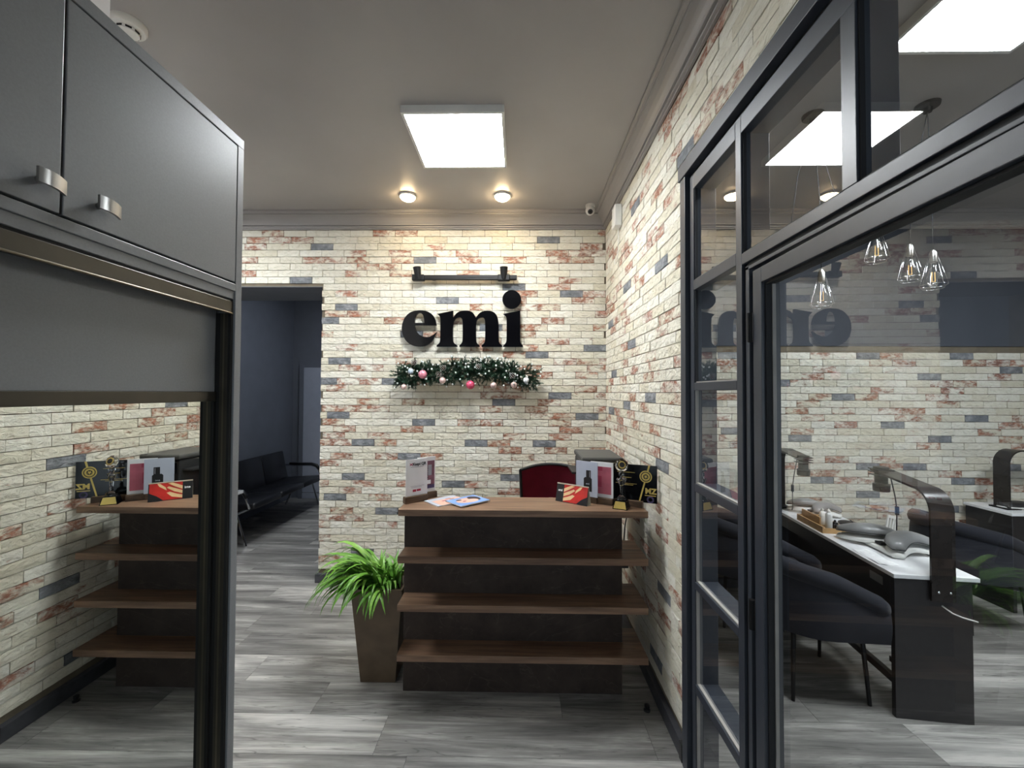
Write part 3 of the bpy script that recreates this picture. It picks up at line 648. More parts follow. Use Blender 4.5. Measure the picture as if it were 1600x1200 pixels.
# sliding door with a grey head panel and a mirror
sd = wbox('sliding_door', 'wardrobe', MX-.02, MX, .2, WE-.037, 1.75, 1.99)
wbox('frame_stile', 'black_gap', MX-.02, MX+.002, WE-.045, WE-.037, .02, 1.735, .0, sd); wbox('frame_rail', 'wardrobe_dark', MX-.02, MX+.004, .2, WE-.037, 1.722, 1.75, .001, sd)
wbox('bottom_rail', 'wardrobe_dark', MX-.02, MX+.002, .2, WE-.037, .02, .07, .001, sd); wbox('mirror', 'mirror', MX-.004, MX, .2, WE-.045, .07, 1.722, 0, sd)
sd2 = wbox('sliding_door', 'wardrobe', MX-.055, MX-.035, -.77, .25, 1.75, 1.99)
wbox('frame_rail', 'wardrobe_dark', MX-.055, MX-.031, -.77, .25, 1.722, 1.75, .001, sd2); wbox('mirror', 'mirror', MX-.039, MX-.035, -.77, .25, .07, 1.722, 0, sd2)
wbox('plinth', 'wardrobe', -1.43, MX-.06, -.773, WE-.027, 0, .018, 0)

# ------------------------------------------------------------------ reception desk
DX0, DX1, DY, DP = -.668, .718, 2.335, 2.482
t = thing('reception_desk', 'reception desk with walnut ledges over a dark stone front', 'desk', (.025, 2.6, 0))
def rbox(name, mat, x0, x1, y0, y1, z0, z1, bev=.0015): return bxo(name, mat, t, (x0-.025, x1-.025, y0-2.6, y1-2.6, z0, z1), bev)
rbox('counter_top', 'walnut', DX0, DX1, DY, 2.63, 1.062, 1.098)
for z in (.838, .573, .300): rbox('shelf', 'walnut', DX0, DX1, DY, DP+.001, z-.038, z); 
for z in (.838, .573, .300): rbox('shelf_return', 'walnut', .612, DX1, DP+.001, 2.63, z-.038, z)
rbox('front_panel', 'stone', -.671, .61, DP, DP+.02, .0, 1.062); rbox('side_panel', 'stone', -.671, -.645, DP+.02, 3.02, 0, .76); rbox('side_panel', 'stone', .58, .608, DP+.02, 3.02, 0, .76)
rbox('work_top', 'walnut', -.671, .61, DP+.022, 3.05, .735, .762); rbox('rear_support', 'stone', -.60, .54, 2.60, 2.62, .762, 1.062)
# printer stand behind the counter and the printer
t = thing('printer_stand', 'dark narrow cabinet carrying the printer behind the desk', 'cabinet', (.52, 3.08, 0))
# stands on the work top of the desk
bxo('body', 'panel_black', t, (-.13, .09, -.42, -.03, .765, 1.04), .003)
t = thing('printer', 'black printer with flat charcoal lid behind the desk', 'printer', (.535, 2.86, 1.041))
bxo('body', 'black_plastic', t, (-.125, .125, -.19, .19, 0, .265), .012); bxo('lid', 'printer_lid', t, (-.132, .132, -.2, .195, .268, .302), .012)
bxo('control_panel', 'black_acrylic', t, (-.11, .11, -.198, -.188, .18, .25), .003); bxo('output_slot', 'black_gap', t, (-.105, .105, -.193, -.185, .08, .13))
bm = BM(); box(bm, -.19, -.10, -.16, .08, .19, .205, bev=.004); obj('side_tray', bm, 'black_plastic', t)
bm = BM(); box(bm, -.095, .075, -.26, -.18, .075, .082); obj('paper_tray', bm, 'black_plastic', t)
tag(obj('paper_sheet', (lambda b: (box(b, -.08, .08, -.11, .03, 0, .006), b)[1])(BM()), 'paper', loc=(.22, 2.80, 1.1005)), 'white paper sheets behind the calendar by the printer', 'paper') if False else None

# office chair
t = thing('office_chair', 'office chair with wine red mesh back behind the desk', 'chair', (.25, 3.22, 0))
def arc_back(u, v):  # u -1..1, v 0..1
    x = .235*u*(1-.10*(1-v)); z = .66+.55*v-.035*u*u*v; y = -.02-.07*u*u+.03*math.sin(v*PI)
    return Vector((x, y+.0, z))
bm = BM(); nu, nv = 14, 10
grid = [[bm.verts.new(arc_back(-.97+1.94*i/nu, .02+.96*j/nv)) for i in range(nu+1)] for j in range(nv+1)]
for j in range(nv):
    for i in range(nu): bm.faces.new((grid[j][i], grid[j][i+1], grid[j+1][i+1], grid[j+1][i]))
r_ = bmesh.ops.solidify(bm, geom=bm.faces[:], thickness=.008); obj('back_mesh', bm, 'red_mesh', t, True, angle=.6)
per = [arc_back(-1+2*i/12, 1) for i in range(13)]+[arc_back(1, 1-j/8) for j in range(1, 9)]+[arc_back(1-2*i/12, 0) for i in range(1, 13)]+[arc_back(-1, j/8) for j in range(1, 9)]
bm = BM(); tube(bm, per, .011, 8, cap=False); obj('back_frame', bm, 'black_plastic', t, True)
bm = BM(); box(bm, -.24, .24, -.25, .22, .45, .53, bev=.03); obj('seat', bm, 'red_mesh', t, True, angle=.8)
bm = BM(); tube(bm, [(0, .05, .47), (0, .08, .55), (0, .03, .7), (0, .0, .95)], .02, 8); obj('back_support', bm, 'black_plastic', t, True)
bm = BM(); tube(bm, [(0, 0, .09), (0, 0, .46)], .025, 12); obj('gas_lift', bm, 'black_metal', t, True, angle=.6)
for k in range(5):
    a = 2*PI*k/5+.3; bm = BM(); tube(bm, [(0, 0, .11), (.28*math.cos(a), .28*math.sin(a), .075)], .02, 8); lg = obj('base_leg', bm, 'black_plastic', t, True, angle=.6)
    bm = BM(); tube(bm, [(.28*math.cos(a)-.02*math.sin(a), .28*math.sin(a)+.02*math.cos(a), .03), (.28*math.cos(a)+.02*math.sin(a), .28*math.sin(a)-.02*math.cos(a), .03)], .03, 14); obj('caster', bm, 'black_plastic', lg, True, angle=.6)

# --- things on the counter (top at 1.098)
CT = 1.0985
def frame_from(a, b):  # local x along a->b, facing the camera (-y local)
    return math.atan2(b[1]-a[1], b[0]-a[0])
def stand_block(parent, a, b, depth, h, name='base_block', front=0):
    """wooden block whose front edge runs a->b (local coordinates of parent)"""
    ang = math.atan2(b[1]-a[1], b[0]-a[0]); L = math.hypot(b[0]-a[0], b[1]-a[1])
    bm = BM(); box(bm, 0, L, 0, depth, 0, h, bev=.002, mat=Matrix.Translation((a[0], a[1], 0)) @ Matrix.Rotation(ang, 4, 'Z')); return obj(name, bm, 'base_wood', parent)
def card(name, label, cat, loc, ang, wd, ht, thick, mat, tilt=0):
    o = thing(name, label, cat, loc, ang); bm = BM(); box(bm, 0, wd, 0, thick, 0, ht, bev=.0006); obj('sheet', bm, mat, o); return o
def patch(parent, name, mat, x0, x1, z0, z1, y=-.0008): return bxo(name, mat, parent, (x0, x1, y, 0, z0, z1))
# left stand with two acrylic sheets
A = math.radians(42)
t = thing('sign_stand', 'stepped dark wood stand at the left end of the counter', 'stand', (-.655, 2.44, CT), A)
bxo('base_block', 'base_wood', t, (0, .148, 0, .034, 0, .038), .002); bxo('base_block', 'base_wood', t, (.118, .232, .034, .068, 0, .038), .002)
ca, sa = math.cos(A), math.sin(A)
def loc_on(base, ang, x, y, z): return (base[0]+x*math.cos(ang)-y*math.sin(ang), base[1]+x*math.sin(ang)+y*math.cos(ang), z)
s1 = card('payment_card', 'white payment card in the left wood stand', 'sign', loc_on((-.655, 2.44), A, .008, .014, CT+.0385), A, .142, .215, .004, 'paper')
text('lettering', 'Kaspi QR', .023, 'black_print', s1, Matrix.Translation((.088, -.0006, .185)) @ UPRIGHT, bold=.0006)
for a in (.6, -.6): 
    bm = BM(); box(bm, -.011, .011, -.0006, 0, -.002, .002, mat=Matrix.Translation((.034, 0, .185)) @ Matrix.Rotation(a, 4, 'Y')); obj('logo_mark', bm, 'crimson_print', s1)
for z, x0, x1 in ((.168, .03, .115), (.054, .03, .12), (.047, .035, .105)): patch(s1, 'small_print', 'grey_print', x0, x1, z, z+.002)
patch(s1, 'payment_badge', 'crimson_print', .045, .067, .022, .036); patch(s1, 'payment_badge', 'crimson_print', .071, .098, .024, .036)
s2 = card('photo_card', 'white photo card standing behind the payment card', 'sign', loc_on((-.655, 2.44), A, .102, .050, CT+.0385), A, .125, .215, .004, 'paper')
patch(s2, 'photo_print', 'mauve_print', .045, .118, .02, .19); patch(s2, 'photo_highlight', 'grey_print', .072, .098, .10, .165, -.0012); patch(s2, 'caption_box', 'paper', .048, .092, .048, .072, -.0012); patch(s2, 'caption_band', 'purple_print', .045, .118, .02, .042, -.0012)
for k in range(6): patch(s2, 'photo_text', 'black_print', .05, .075, .085+.014*k, .091+.014*k, -.0012)
# magazines
def magazine(label, c, ang, mats, lift=0):
    t = thing('magazine', label, 'magazine', (c[0], c[1], CT+lift), ang, group='magazines on the counter')
    bxo('pages', 'paper', t, (-.105, .105, -.08, .08, 0, .005)); bxo('cover', mats[0], t, (-.105, .105, -.08, .08, .005, .006))
    for k, (mt, a) in enumerate(mats[1]):
        bm = BM(); z = .0062+.0002*k
        if a[0] == 'e': bmesh.ops.create_circle(bm, cap_ends=True, segments=24, radius=1, matrix=Matrix.Translation((a[1], a[2], z)) @ Matrix.Diagonal((a[3], a[4], 1, 1)))
        else: box(bm, a[1], a[2], a[3], a[4], .006, z)
        obj('cover_print', bm, mt, t)
magazine('magazine with pink face cover lying left on the counter', (-.43, 2.515), math.radians(42), ('blue_card', [('skin_print', ('b', -.08, .105, -.078, .035)), ('rose_print', ('e', -.01, .0, .022, .009)), ('hair_print', ('e', .045, .01, .018, .005)), ('crimson_print', ('e', .03, .03, .02, .005))]))
magazine('magazine with blue portrait cover lying over its neighbour', (-.30, 2.50), math.radians(44), ('sky_print', [('skin_print', ('e', .0, 0, .075, .052)), ('hair_print', ('e', .055, .012, .035, .05)), ('skin_print', ('e', .01, -.02, .05, .035)), ('rose_print', ('e', -.03, -.01, .012, .008)), ('hair_print', ('e', -.045, .028, .02, .012))]), .0065)
# calendar tent
ca_ang = math.atan2(2.429-2.553, .396-.226)
t = thing('desk_calendar', 'tent desk calendar with red and cream nail print', 'calendar', (.226, 2.553, CT), ca_ang)
W_, HC, DC = .21, .105, .05; sl = Matrix.Rotation(-math.atan2(DC/2, HC), 4, 'X')
bm = BM(); box(bm, 0, W_, 0, .002, 0, HC*1.055, mat=sl); ft = obj('front_leaf', bm, 'black_print', t)
bm = BM(); box(bm, 0, W_, -.002, 0, 0, HC*1.055, mat=Matrix.Translation((0, DC, 0)) @ Matrix.Rotation(math.atan2(DC/2, HC), 4, 'X')); obj('rear_leaf', bm, 'cream_card', t)
bxo('base_leaf', 'cream_card', t, (0, W_, .002, DC-.002, 0, .0015))
bm = BM(); vs = [bm.verts.new(p) for p in ((W_-.001, .003, 0), (W_-.001, DC-.003, 0), (W_-.001, DC/2, HC))]; bm.faces.new(vs); bmesh.ops.solidify(bm, geom=bm.faces[:], thickness=.001); obj('end_gusset', bm, 'cream_card', t)
def cprint(name, mat, poly, k=1):
    bm = BM(); prism(bm, poly, lambda p: sl @ Vector((p[0], -.0004*k, p[1])), lambda p: sl @ Vector((p[0], .0002, p[1]))); obj(name, bm, mat, ft)
cprint('red_print', 'red_print', [(.05, .004), (.205, .004), (.205, .104), (.05, .104)])
for a in ([(.05, .008), (.10, .02), (.125, .045), (.11, .05), (.075, .034), (.05, .026)], [(.05, .034), (.09, .05), (.125, .075), (.115, .082), (.08, .066), (.05, .052)], [(.05, .06), (.085, .078), (.12, .10), (.10, .103), (.07, .09), (.05, .08)], [(.125, .06), (.16, .085), (.17, .103), (.155, .1), (.13, .078)]): cprint('nail_print', 'nail_print', a, 2)
cprint('dark_corner_print', 'black_print', [(.14, .004), (.205, .004), (.205, .05), (.17, .03)], 2)
text('lettering', 'emi', .02, 'paper', ft, sl @ Matrix.Translation((.026, -.0008, .068)) @ UPRIGHT, bold=.0005)
# right stand, zig-zag block with three plates
t = thing('award_stand', 'zigzag dark wood stand at the right end of the counter', 'stand', (.34, 2.56, CT))
def seg(a, b, d=.034, name='base_block'): return stand_block(t, (a[0]-.34, a[1]-2.56), (b[0]-.34, b[1]-2.56), d, .036, name)
seg((.362, 2.556), (.462, 2.484), .03); seg((.445, 2.505), (.545, 2.445)); seg((.56, 2.475), (.705, 2.40))
a1 = math.atan2(2.483-2.565, .456-.345)
c1 = card('bottle_card', 'pale blue card showing a black bottle in the right stand', 'sign', (.352, 2.564, CT+.0365), a1, .142, .207, .004, 'blue_card')
patch(c1, 'bottle_body', 'black_print', .052, .105, .03, .105); patch(c1, 'bottle_cap', 'black_print', .068, .098, .105, .155)
bm = BM(); prism(bm, [(.052, .105), (.105, .105), (.097, .113), (.06, .113)], lambda p: (p[0], -.0008, p[1]), lambda p: (p[0], 0, p[1])); obj('bottle_shoulder', bm, 'black_print', c1)
text('lettering', 'emi', .016, 'blue_card', c1, Matrix.Translation((.078, -.0014, .075)) @ UPRIGHT); patch(c1, 'bottle_gleam', 'grey_print', .09, .093, .115, .15, -.0011)
a2 = math.atan2(2.462-2.535, .55-.43)
c2 = card('pink_card', 'white framed card with rose pink photo in the right stand', 'sign', (.435, 2.538, CT+.0365), a2, .14, .207, .004, 'paper')
patch(c2, 'photo_print', 'pink_print', .012, .128, .02, .18); patch(c2, 'photo_rose', 'rose_print', .012, .07, .06, .125, -.0011); patch(c2, 'photo_band', 'rose_print', .012, .075, .155, .18, -.0011)
a3 = math.atan2(2.395-2.50, .783-.55)
c3 = card('award_plaque', 'black award plaque with gold MZ lettering by the brick wall', 'award', (.555, 2.492, CT+.028), a3, .252, .212, .008, 'black_acrylic')
bm = BM(); prism(bm, [(.150, 0), (.158, 0), (.214, .212), (.204, .212)], lambda p: (p[0], -.0008, p[1]), lambda p: (p[0], 0, p[1])); obj('gold_ribbon', bm, 'gold', c3)
for r1, r2, mt, yy in ((.034, .028, 'gold', -.0014), (.023, .014, 'gold', -.0016)):
    bm = BM(); oc = [(.190+r1*math.cos(2*PI*k/32), .148+r1*math.sin(2*PI*k/32)) for k in range(32)]; ic = [(.190+r2*math.cos(2*PI*k/32), .148+r2*math.sin(2*PI*k/32)) for k in range(32)]
    if r1 > .03:
        bm2 = BM(); prism(bm2, oc, lambda p: (p[0], -.0011, p[1]), lambda p: (p[0], 0, p[1])); obj('medallion_field', bm2, 'black_print', c3)
    prism(bm, oc, lambda p: (p[0], yy, p[1]), lambda p: (p[0], 0, p[1]), [ic]); obj('medallion_ring', bm, mt, c3)
bm = BM(); st_ = [(.190+(.012 if k % 2 else .005)*math.cos(PI*k/5+.3), .148+(.012 if k % 2 else .005)*math.sin(PI*k/5+.3)) for k in range(10)]; prism(bm, st_, lambda p: (p[0], -.0016, p[1]), lambda p: (p[0], 0, p[1])); obj('medallion_emblem', bm, 'gold', c3)
text('lettering', 'MZ', .043, 'gold', c3, Matrix.Translation((.217, -.0008, .066)) @ UPRIGHT, bold=.0018)
patch(c3, 'gold_rule', 'gold', .185, .245, .040, .044)
for z, x0, x1 in ((.165, .03, .13), (.135, .05, .11), (.10, .02, .14), (.092, .04, .12)): patch(c3, 'gold_caption', 'gold', x0, x1, z, z+.0022)
bm = BM(); oc = [(.215+.02*math.cos(2*PI*k/24), .02+.02*math.sin(2*PI*k/24)) for k in range(24)]; ic = [(.215+.011*math.cos(2*PI*k/24), .02+.011*math.sin(2*PI*k/24)) for k in range(24)]; prism(bm, oc, lambda p: (p[0], -.0008, p[1]), lambda p: (p[0], 0, p[1]), [ic]); obj('purple_seal', bm, 'purple_print', c3)
# trophy
t = thing('trophy', 'crystal trophy cup on a black base with gold plate', 'trophy', (.590, 2.435, CT+.0))
t.location = (.588, 2.405, CT)
def frustum(bm, a, b, z0, z1):
    lo = [bm.verts.new((x*a, y*a, z0)) for x, y in ((-1, -1), (1, -1), (1, 1), (-1, 1))]; hi = [bm.verts.new((x*b, y*b, z1)) for x, y in ((-1, -1), (1, -1), (1, 1), (-1, 1))]
    bm.faces.new(lo[::-1]); bm.faces.new(hi)
    for k in range(4): bm.faces.new((lo[k], lo[(k+1) % 4], hi[(k+1) % 4], hi[k]))
rz = Matrix.Rotation(math.radians(-28), 4, 'Z')
bm = BM(); frustum(bm, .041, .030, 0, .045); bmesh.ops.transform(bm, matrix=rz, verts=bm.verts[:]); obj('base', bm, 'black_acrylic', t)
bm = BM(); prism(bm, [(-.036, .004), (.036, .004), (.027, .042), (-.027, .042)], lambda p: rz @ Vector((p[0], -.0415+.0105*p[1]/.043, p[1])), lambda p: rz @ Vector((p[0], -.0395+.0105*p[1]/.043, p[1]))); obj('gold_plate', bm, 'gold', t)
bm = BM(); lathe(bm, [(.026, .045), (.028, .055), (.020, .066), (.009, .075), (.007, .1), (.010, .13), (.017, .155), (.02, .165), (.008, .17), (.007, .18), (.016, .188), (.016, .2), (.008, .208), (.01, .215)], n=8); obj('crystal_stem', bm, 'crystal', t)
for x in (-1, 1):
    bm = BM(); tube(bm, [(x*.012, 0, .13), (x*.02, 0, .15), (x*.026, 0, .165), (x*.02, 0, .172)], .003, 6); obj('crystal_arm', bm, 'crystal', t, True)
rx = Matrix.Rotation(math.radians(70), 3, 'X')
bm = BM(); lathe(bm, [(.022, -.012), (.036, -.004), (.036, .004), (.024, .012)], (0, 0, .242), 16, rx); hd = obj('crystal_disc', bm, 'crystal', t)
bm = BM(); lathe(bm, [(.021, .012), (.021, .0135), (.004, .014)], (0, 0, .242), 20, rx); mp_ = obj('medal', bm, 'gold', t)
bm = BM(); lathe(bm, [(.015, .014), (.015, .0148), (.003, .015)], (0, 0, .242), 20, rx); obj('medal_centre', bm, 'black_print', t)
# small bits around the desk
t = thing('power_adapter', 'small black power adapter with red light under the shelf', 'adapter', (.66, 2.66, .66))
bxo('body', 'black_plastic', t, (-.03, .03, -.02, .02, 0, .10), .006); bxo('indicator', 'red_led', t, (-.006, .006, -.023, -.02, .085, .093))
bm = BM(); tube(bm, [(0, 0, .1), (.02, .03, .25), (.06, .05, .45)], .004, 6); obj('cord', bm, 'black_plastic', t, True)
bm = BM(); lathe(bm, [(.018, 0), (.018, .006), (.010, .010), (.014, .022), (.014, .032), (.006, .036)], n=16); tag(obj('door_stop', bm, 'black_plastic', None, True, (.716, 2.36, 0), angle=.6), 'small black knob standing on the floor by the desk', 'door stop')

# ------------------------------------------------------------------ potted plant
t = thing('potted_plant', 'grassy green plant in a tall tapered brown pot', 'plant', (-.842, 2.655, 0))
bm = BM()
lv = []
for s, z in ((.104, 0), (.106, .006), (.152, .56), (.155, .575), (.143, .575), (.138, .53)):
    lv.append([bm.verts.new((x*s, y*s, z)) for x, y in ((-1, -1), (1, -1), (1, 1), (-1, 1))])
for a, b in zip(lv, lv[1:]):
    for k in range(4): bm.faces.new((a[k], a[(k+1) % 4], b[(k+1) % 4], b[k]))
bm.faces.new(lv[0][::-1]); obj('pot', bm, 'pot', t); bxo('soil', 'soil', t, (-.138, .138, -.138, .138, .525, .535))
def leaf_mesh(k):
    rd = random.Random(k); n = 8; L = 1.0; wd = rd.uniform(.030, .042); vs = []; fs = []
    th = math.radians(rd.uniform(48, 74) if k < 10 else rd.uniform(66, 84) if k < 16 else rd.uniform(22, 42)); droop = math.radians(rd.uniform(105, 165) if k < 10 else rd.uniform(25, 75) if k < 16 else rd.uniform(105, 135)); p = Vector((0, 0, 0))
    for i in range(n+1):
        s = i/n; ww = wd*(1.15*math.sin(PI*min(1, .18+.82*s))**.8 if s < 1 else .02)
        a = th-droop*s**1.3; up_ = Vector((-math.sin(a), 0, math.cos(a)))
        vs += [p+Vector((0, -ww, 0))+up_*ww*.35, p, p+Vector((0, ww, 0))+up_*ww*.35]
        p = p+Vector((math.cos(a), 0, math.sin(a)))*(L/n)
    for i in range(n):
        for j in (0, 1): a = i*3+j; fs.append((a, a+1, a+4, a+3))
    me = bpy.data.meshes.new('leaf'); me.from_pydata([tuple(v) for v in vs], [], fs); me.materials.append(M['leaf']); me.polygons.foreach_set('use_smooth', [True]*len(fs)); me.update(); return me
leaves = [leaf_mesh(k) for k in range(21)]
rd = random.Random(5)
for k in range(295):
    o_kind = 0 if k < 150 else 1
    me = leaves[(16+rd.randrange(5) if k % 3 == 0 else rd.randrange(10)) if o_kind == 0 else 10+rd.randrange(6)]
    o = bpy.data.objects.new('leaf', me); COL.objects.link(o); o.parent = t
    if o_kind == 0: a = math.radians(rd.choice((rd.uniform(140, 245), rd.uniform(160, 300)))); s = rd.uniform(.30, .56)*(1 if a < math.radians(250) else .7)
    else: a = math.radians(rd.uniform(60, 310)); s = rd.uniform(.16, .27)
    rr = rd.uniform(.03, .12) if o_kind == 0 else rd.uniform(0, .12); b = a+rd.uniform(-.7, .7) if o_kind == 0 else rd.uniform(0, 2*PI)
    o.location = (rr*math.cos(b), rr*math.sin(b), .535); o.rotation_euler = (rd.uniform(-.25, .25), rd.uniform(-.12, .12), a); o.scale = (s*.8, s*.75 if o_kind == 0 else s, s*rd.uniform(.68, .92))

# ------------------------------------------------------------------ hall: bench and little table
t = thing('waiting_bench', 'black leather waiting bench with chrome arms in the hall', 'bench', (-3.3, 5.6, 0))
def hb(name, mat, x0, x1, y0, y1, z0, z1, bev, tilt=0):
    bm = BM(); mt = Matrix.Translation((0, 0, 0))
    if tilt: cxx = Vector((x0, 0, z0)); mt = Matrix.Translation(cxx) @ Matrix.Rotation(tilt, 4, 'Y') @ Matrix.Translation(-cxx)
    box(bm, x0, x1, y0, y1, z0, z1, bev=bev, mat=mt); return obj(name, bm, mat, t, True, angle=.9)
for y0, y1 in ((-.84, -.285), (-.28, .275), (.28, .84)):
    hb('seat', 'leather', -.26, .30, y0, y1, .36, .44, .025, math.radians(-4)); hb('backrest', 'leather', -.30, -.24, y0, y1, .40, .84, .022, math.radians(-12))
bm = BM(); tube(bm, [(0, -.95, .32), (0, .86, .32)], .03, 14); obj('beam', bm, 'chrome', t, True, angle=.6)
for y in (-.88, .86):
    bm = BM(); tube(bm, [(-.30, y, .62), (.10, y, .62), (.17, y, .60), (.21, y, .55), (.26, y, .42)], .014, 10); obj('arm_frame', bm, 'chrome', t, True)
    bm = BM(); tube(bm, [(-.24, y, .638), (.10, y, .638), (.18, y, .616), (.235, y, .545)], .02, 10); obj('arm_pad', bm, 'leather', t, True)
    for x in (.22, -.30):
        bm = BM(); tube(bm, [(x*.5, y, .36), (x, y+.01, .0)], .014, 10); obj('leg', bm, 'chrome', t, True, angle=.6)
t = thing('side_table', 'small white side table beside the waiting bench', 'table', (-3.2, 4.57, 0))
bxo('table_top', 'white_top', t, (-.2, .13, -.09, .09, .615, .65), .006)
for x, y in ((-.17, -.07), (.0, -.07), (-.17, .07), (.0, .07)): bxo('leg', 'white_top', t, (x-.012, x+.012, y-.012, y+.012, 0, .615))

# ------------------------------------------------------------------ salon: tables
SA = math.radians(-6.5)
t = thing('manicure_table', 'long manicure table with white top and black end panel', 'table', (2.05, 2.335, 0), SA)
TZ = .774; TL = 1.46; TW = .375
bxo('table_top', 'white_top', t, (-.005, TW+.035, -.005, TL, TZ-.022, TZ), .002); bxo('top_edge', 'panel_black', t, (0, TW+.02, 0, TL-.005, TZ-.035, TZ-.0222))
bxo('end_panel', 'panel_black', t, (0, TW, 0, .03, 0, TZ-.035), .002); bxo('end_panel', 'panel_black', t, (0, TW, TL-.04, TL-.01, 0, TZ-.035), .002)
bxo('modesty_panel', 'panel_black', t, (TW*.62, TW*.62+.018, .03, TL-.04, .36, TZ-.035)); bxo('apron', 'panel_black', t, (.012, .03, .03, TL-.04, TZ-.12, TZ-.035))
bxo('outlet_plate', 'grey_plastic', t, (.008, .012, .10, .20, TZ-.105, TZ-.06), .001); bxo('foot_rail', 'panel_black', t, (.06, .09, .03, TL-.04, .12, .16))
for z in (.18, .30): bxo('drawer_unit' if z < .2 else 'shelf', 'panel_black', t, (.12, TW*.6, .03, .22, z, z+.03))
bm = BM(); tube(bm, [(TW*.60, -.006, .62), (TW*.72, -.010, .585), (TW*.85, -.008, .565), (TW+.02, -.004, .545)], .004, 6); obj('white_cord', bm, 'white_plastic', t, True)
def salon(x, y, z=TZ): return (2.05+x*math.cos(SA)-y*math.sin(SA), 2.335+x*math.sin(SA)+y*math.cos(SA), z)
t2 = thing('nail_table', 'black sided manicure table at the right edge of the salon', 'table', (3.98, 3.46, 0))
bxo('table_top', 'white_top', t2, (-.01, .92, -.01, .36, .775, .797), .002); bxo('side_panel', 'panel_black', t2, (0, .03, 0, .35, 0, .775), .002); bxo('side_panel', 'panel_black', t2, (.88, .91, 0, .35, 0, .775), .002); bxo('modesty_panel', 'panel_black', t2, (.03, .88, 0, .02, .25, .775))
# arched desk lamps: a flat band rising and bending over the table
def arch_lamp(label, loc, rotz, z0, zt, reach, rise=.06, strip=False):
    t = thing('arch_lamp', label, 'lamp', loc, rotz, group='arched manicure lamps')
    path = [(0, z0), (0, zt-.12)]+[(.12*(1-math.cos(a)), zt-.12+.12*math.sin(a)) for a in [PI/2*k/8 for k in range(1, 9)]]+[(reach, zt+rise)]
    def band(x0, x1, off, th, mat, name, pp):
        bm = BM(); ring = []
        for i, (y, z) in enumerate(pp):
            ya, za = pp[max(i-1, 0)]; yb, zb = pp[min(i+1, len(pp)-1)]; d = Vector((yb-ya, zb-za)).normalized(); nn = Vector((d.y, -d.x))
            a = Vector((y, z))+nn*off; b = a+nn*th
            ring.append([bm.verts.new(p) for p in ((x0, a.x, a.y), (x1, a.x, a.y), (x1, b.x, b.y), (x0, b.x, b.y))])
        for a, b in zip(ring, ring[1:]):
            for k in range(4): bm.faces.new((a[k], a[(k+1) % 4], b[(k+1) % 4], b[k]))
        bm.faces.new(ring[0][::-1]); bm.faces.new(ring[-1]); return obj(name, bm, mat, t, True, angle=.6)
    wb = .058
    tp = path
    band(-wb, wb, 0, .012, 'arm_black', 'arm', tp)
    if strip: band(-.012, .012, .012, .003, 'white_plastic', 'light_strip', tp[:-1])
    ye, ze = path[-1]
    bm = BM(); lathe(bm, [(.030, -.145), (.043, -.145), (.045, -.10), (.034, -.095), (.034, -.02), (.040, -.015), (.040, .008), (.02, .012)], (0, ye-.01, ze+.004), 20); hd = obj('lamp_head', bm, 'black_plastic', t, True, angle=.6)
    for k in range(3): bxo('cooling_fin', 'black_plastic', hd, (-.05, .05, ye-.052, ye+.032, ze+.004-.045+.018*k, ze+.004-.040+.018*k), .001)
    bm = BM(); tube(bm, [(.035, ye-.03, ze-.02), (.05, ye-.05, ze-.16), (.06, ye-.05, ze-.25), (.07, ye-.03, ze-.40), (.085, ye-.01, z0+.06 if z0 > .7 else .79)], .0035, 6); cd_ = obj('cord', bm, 'black_plastic', t, True)
    bxo('cord_switch', 'black_plastic', cd_, (.052, .068, ye-.06, ye-.042, ze-.28, ze-.225), .003)
    if z0 < .72:
        for x in (-.026, .03):
            bm = BM(); lathe(bm, [(.006, 0), (.007, .004), (.003, .007)], (x, -.0, z0+.05), 10, Matrix.Rotation(PI/2, 3, 'X')); obj('bolt', bm, 'chrome', t, True)
    else: bxo('foot', 'black_metal', t, (-.07, .07, -.03, .09, z0-.012, z0), .002)
    return t
M['arm_black'] = plain('satin_black_band', srgb(38, 34, 32), .25, var=.08)
p = salon(.225, -.020, 0); arch_lamp('black arched lamp on the near end of the long manicure table', p, SA, .645, 1.235, .45, .04)
p = salon(.06, 1.40, 0); arch_lamp('black arched lamp with a light strip on the far end of the long manicure table', p, SA+PI, TZ+.012, 1.29, .42, -.03, True)
arch_lamp('black arched lamp on the table at the right edge of the salon', (4.08, 3.62, 0), math.radians(-88), .797+.012, 1.29, .45, -.03, True)
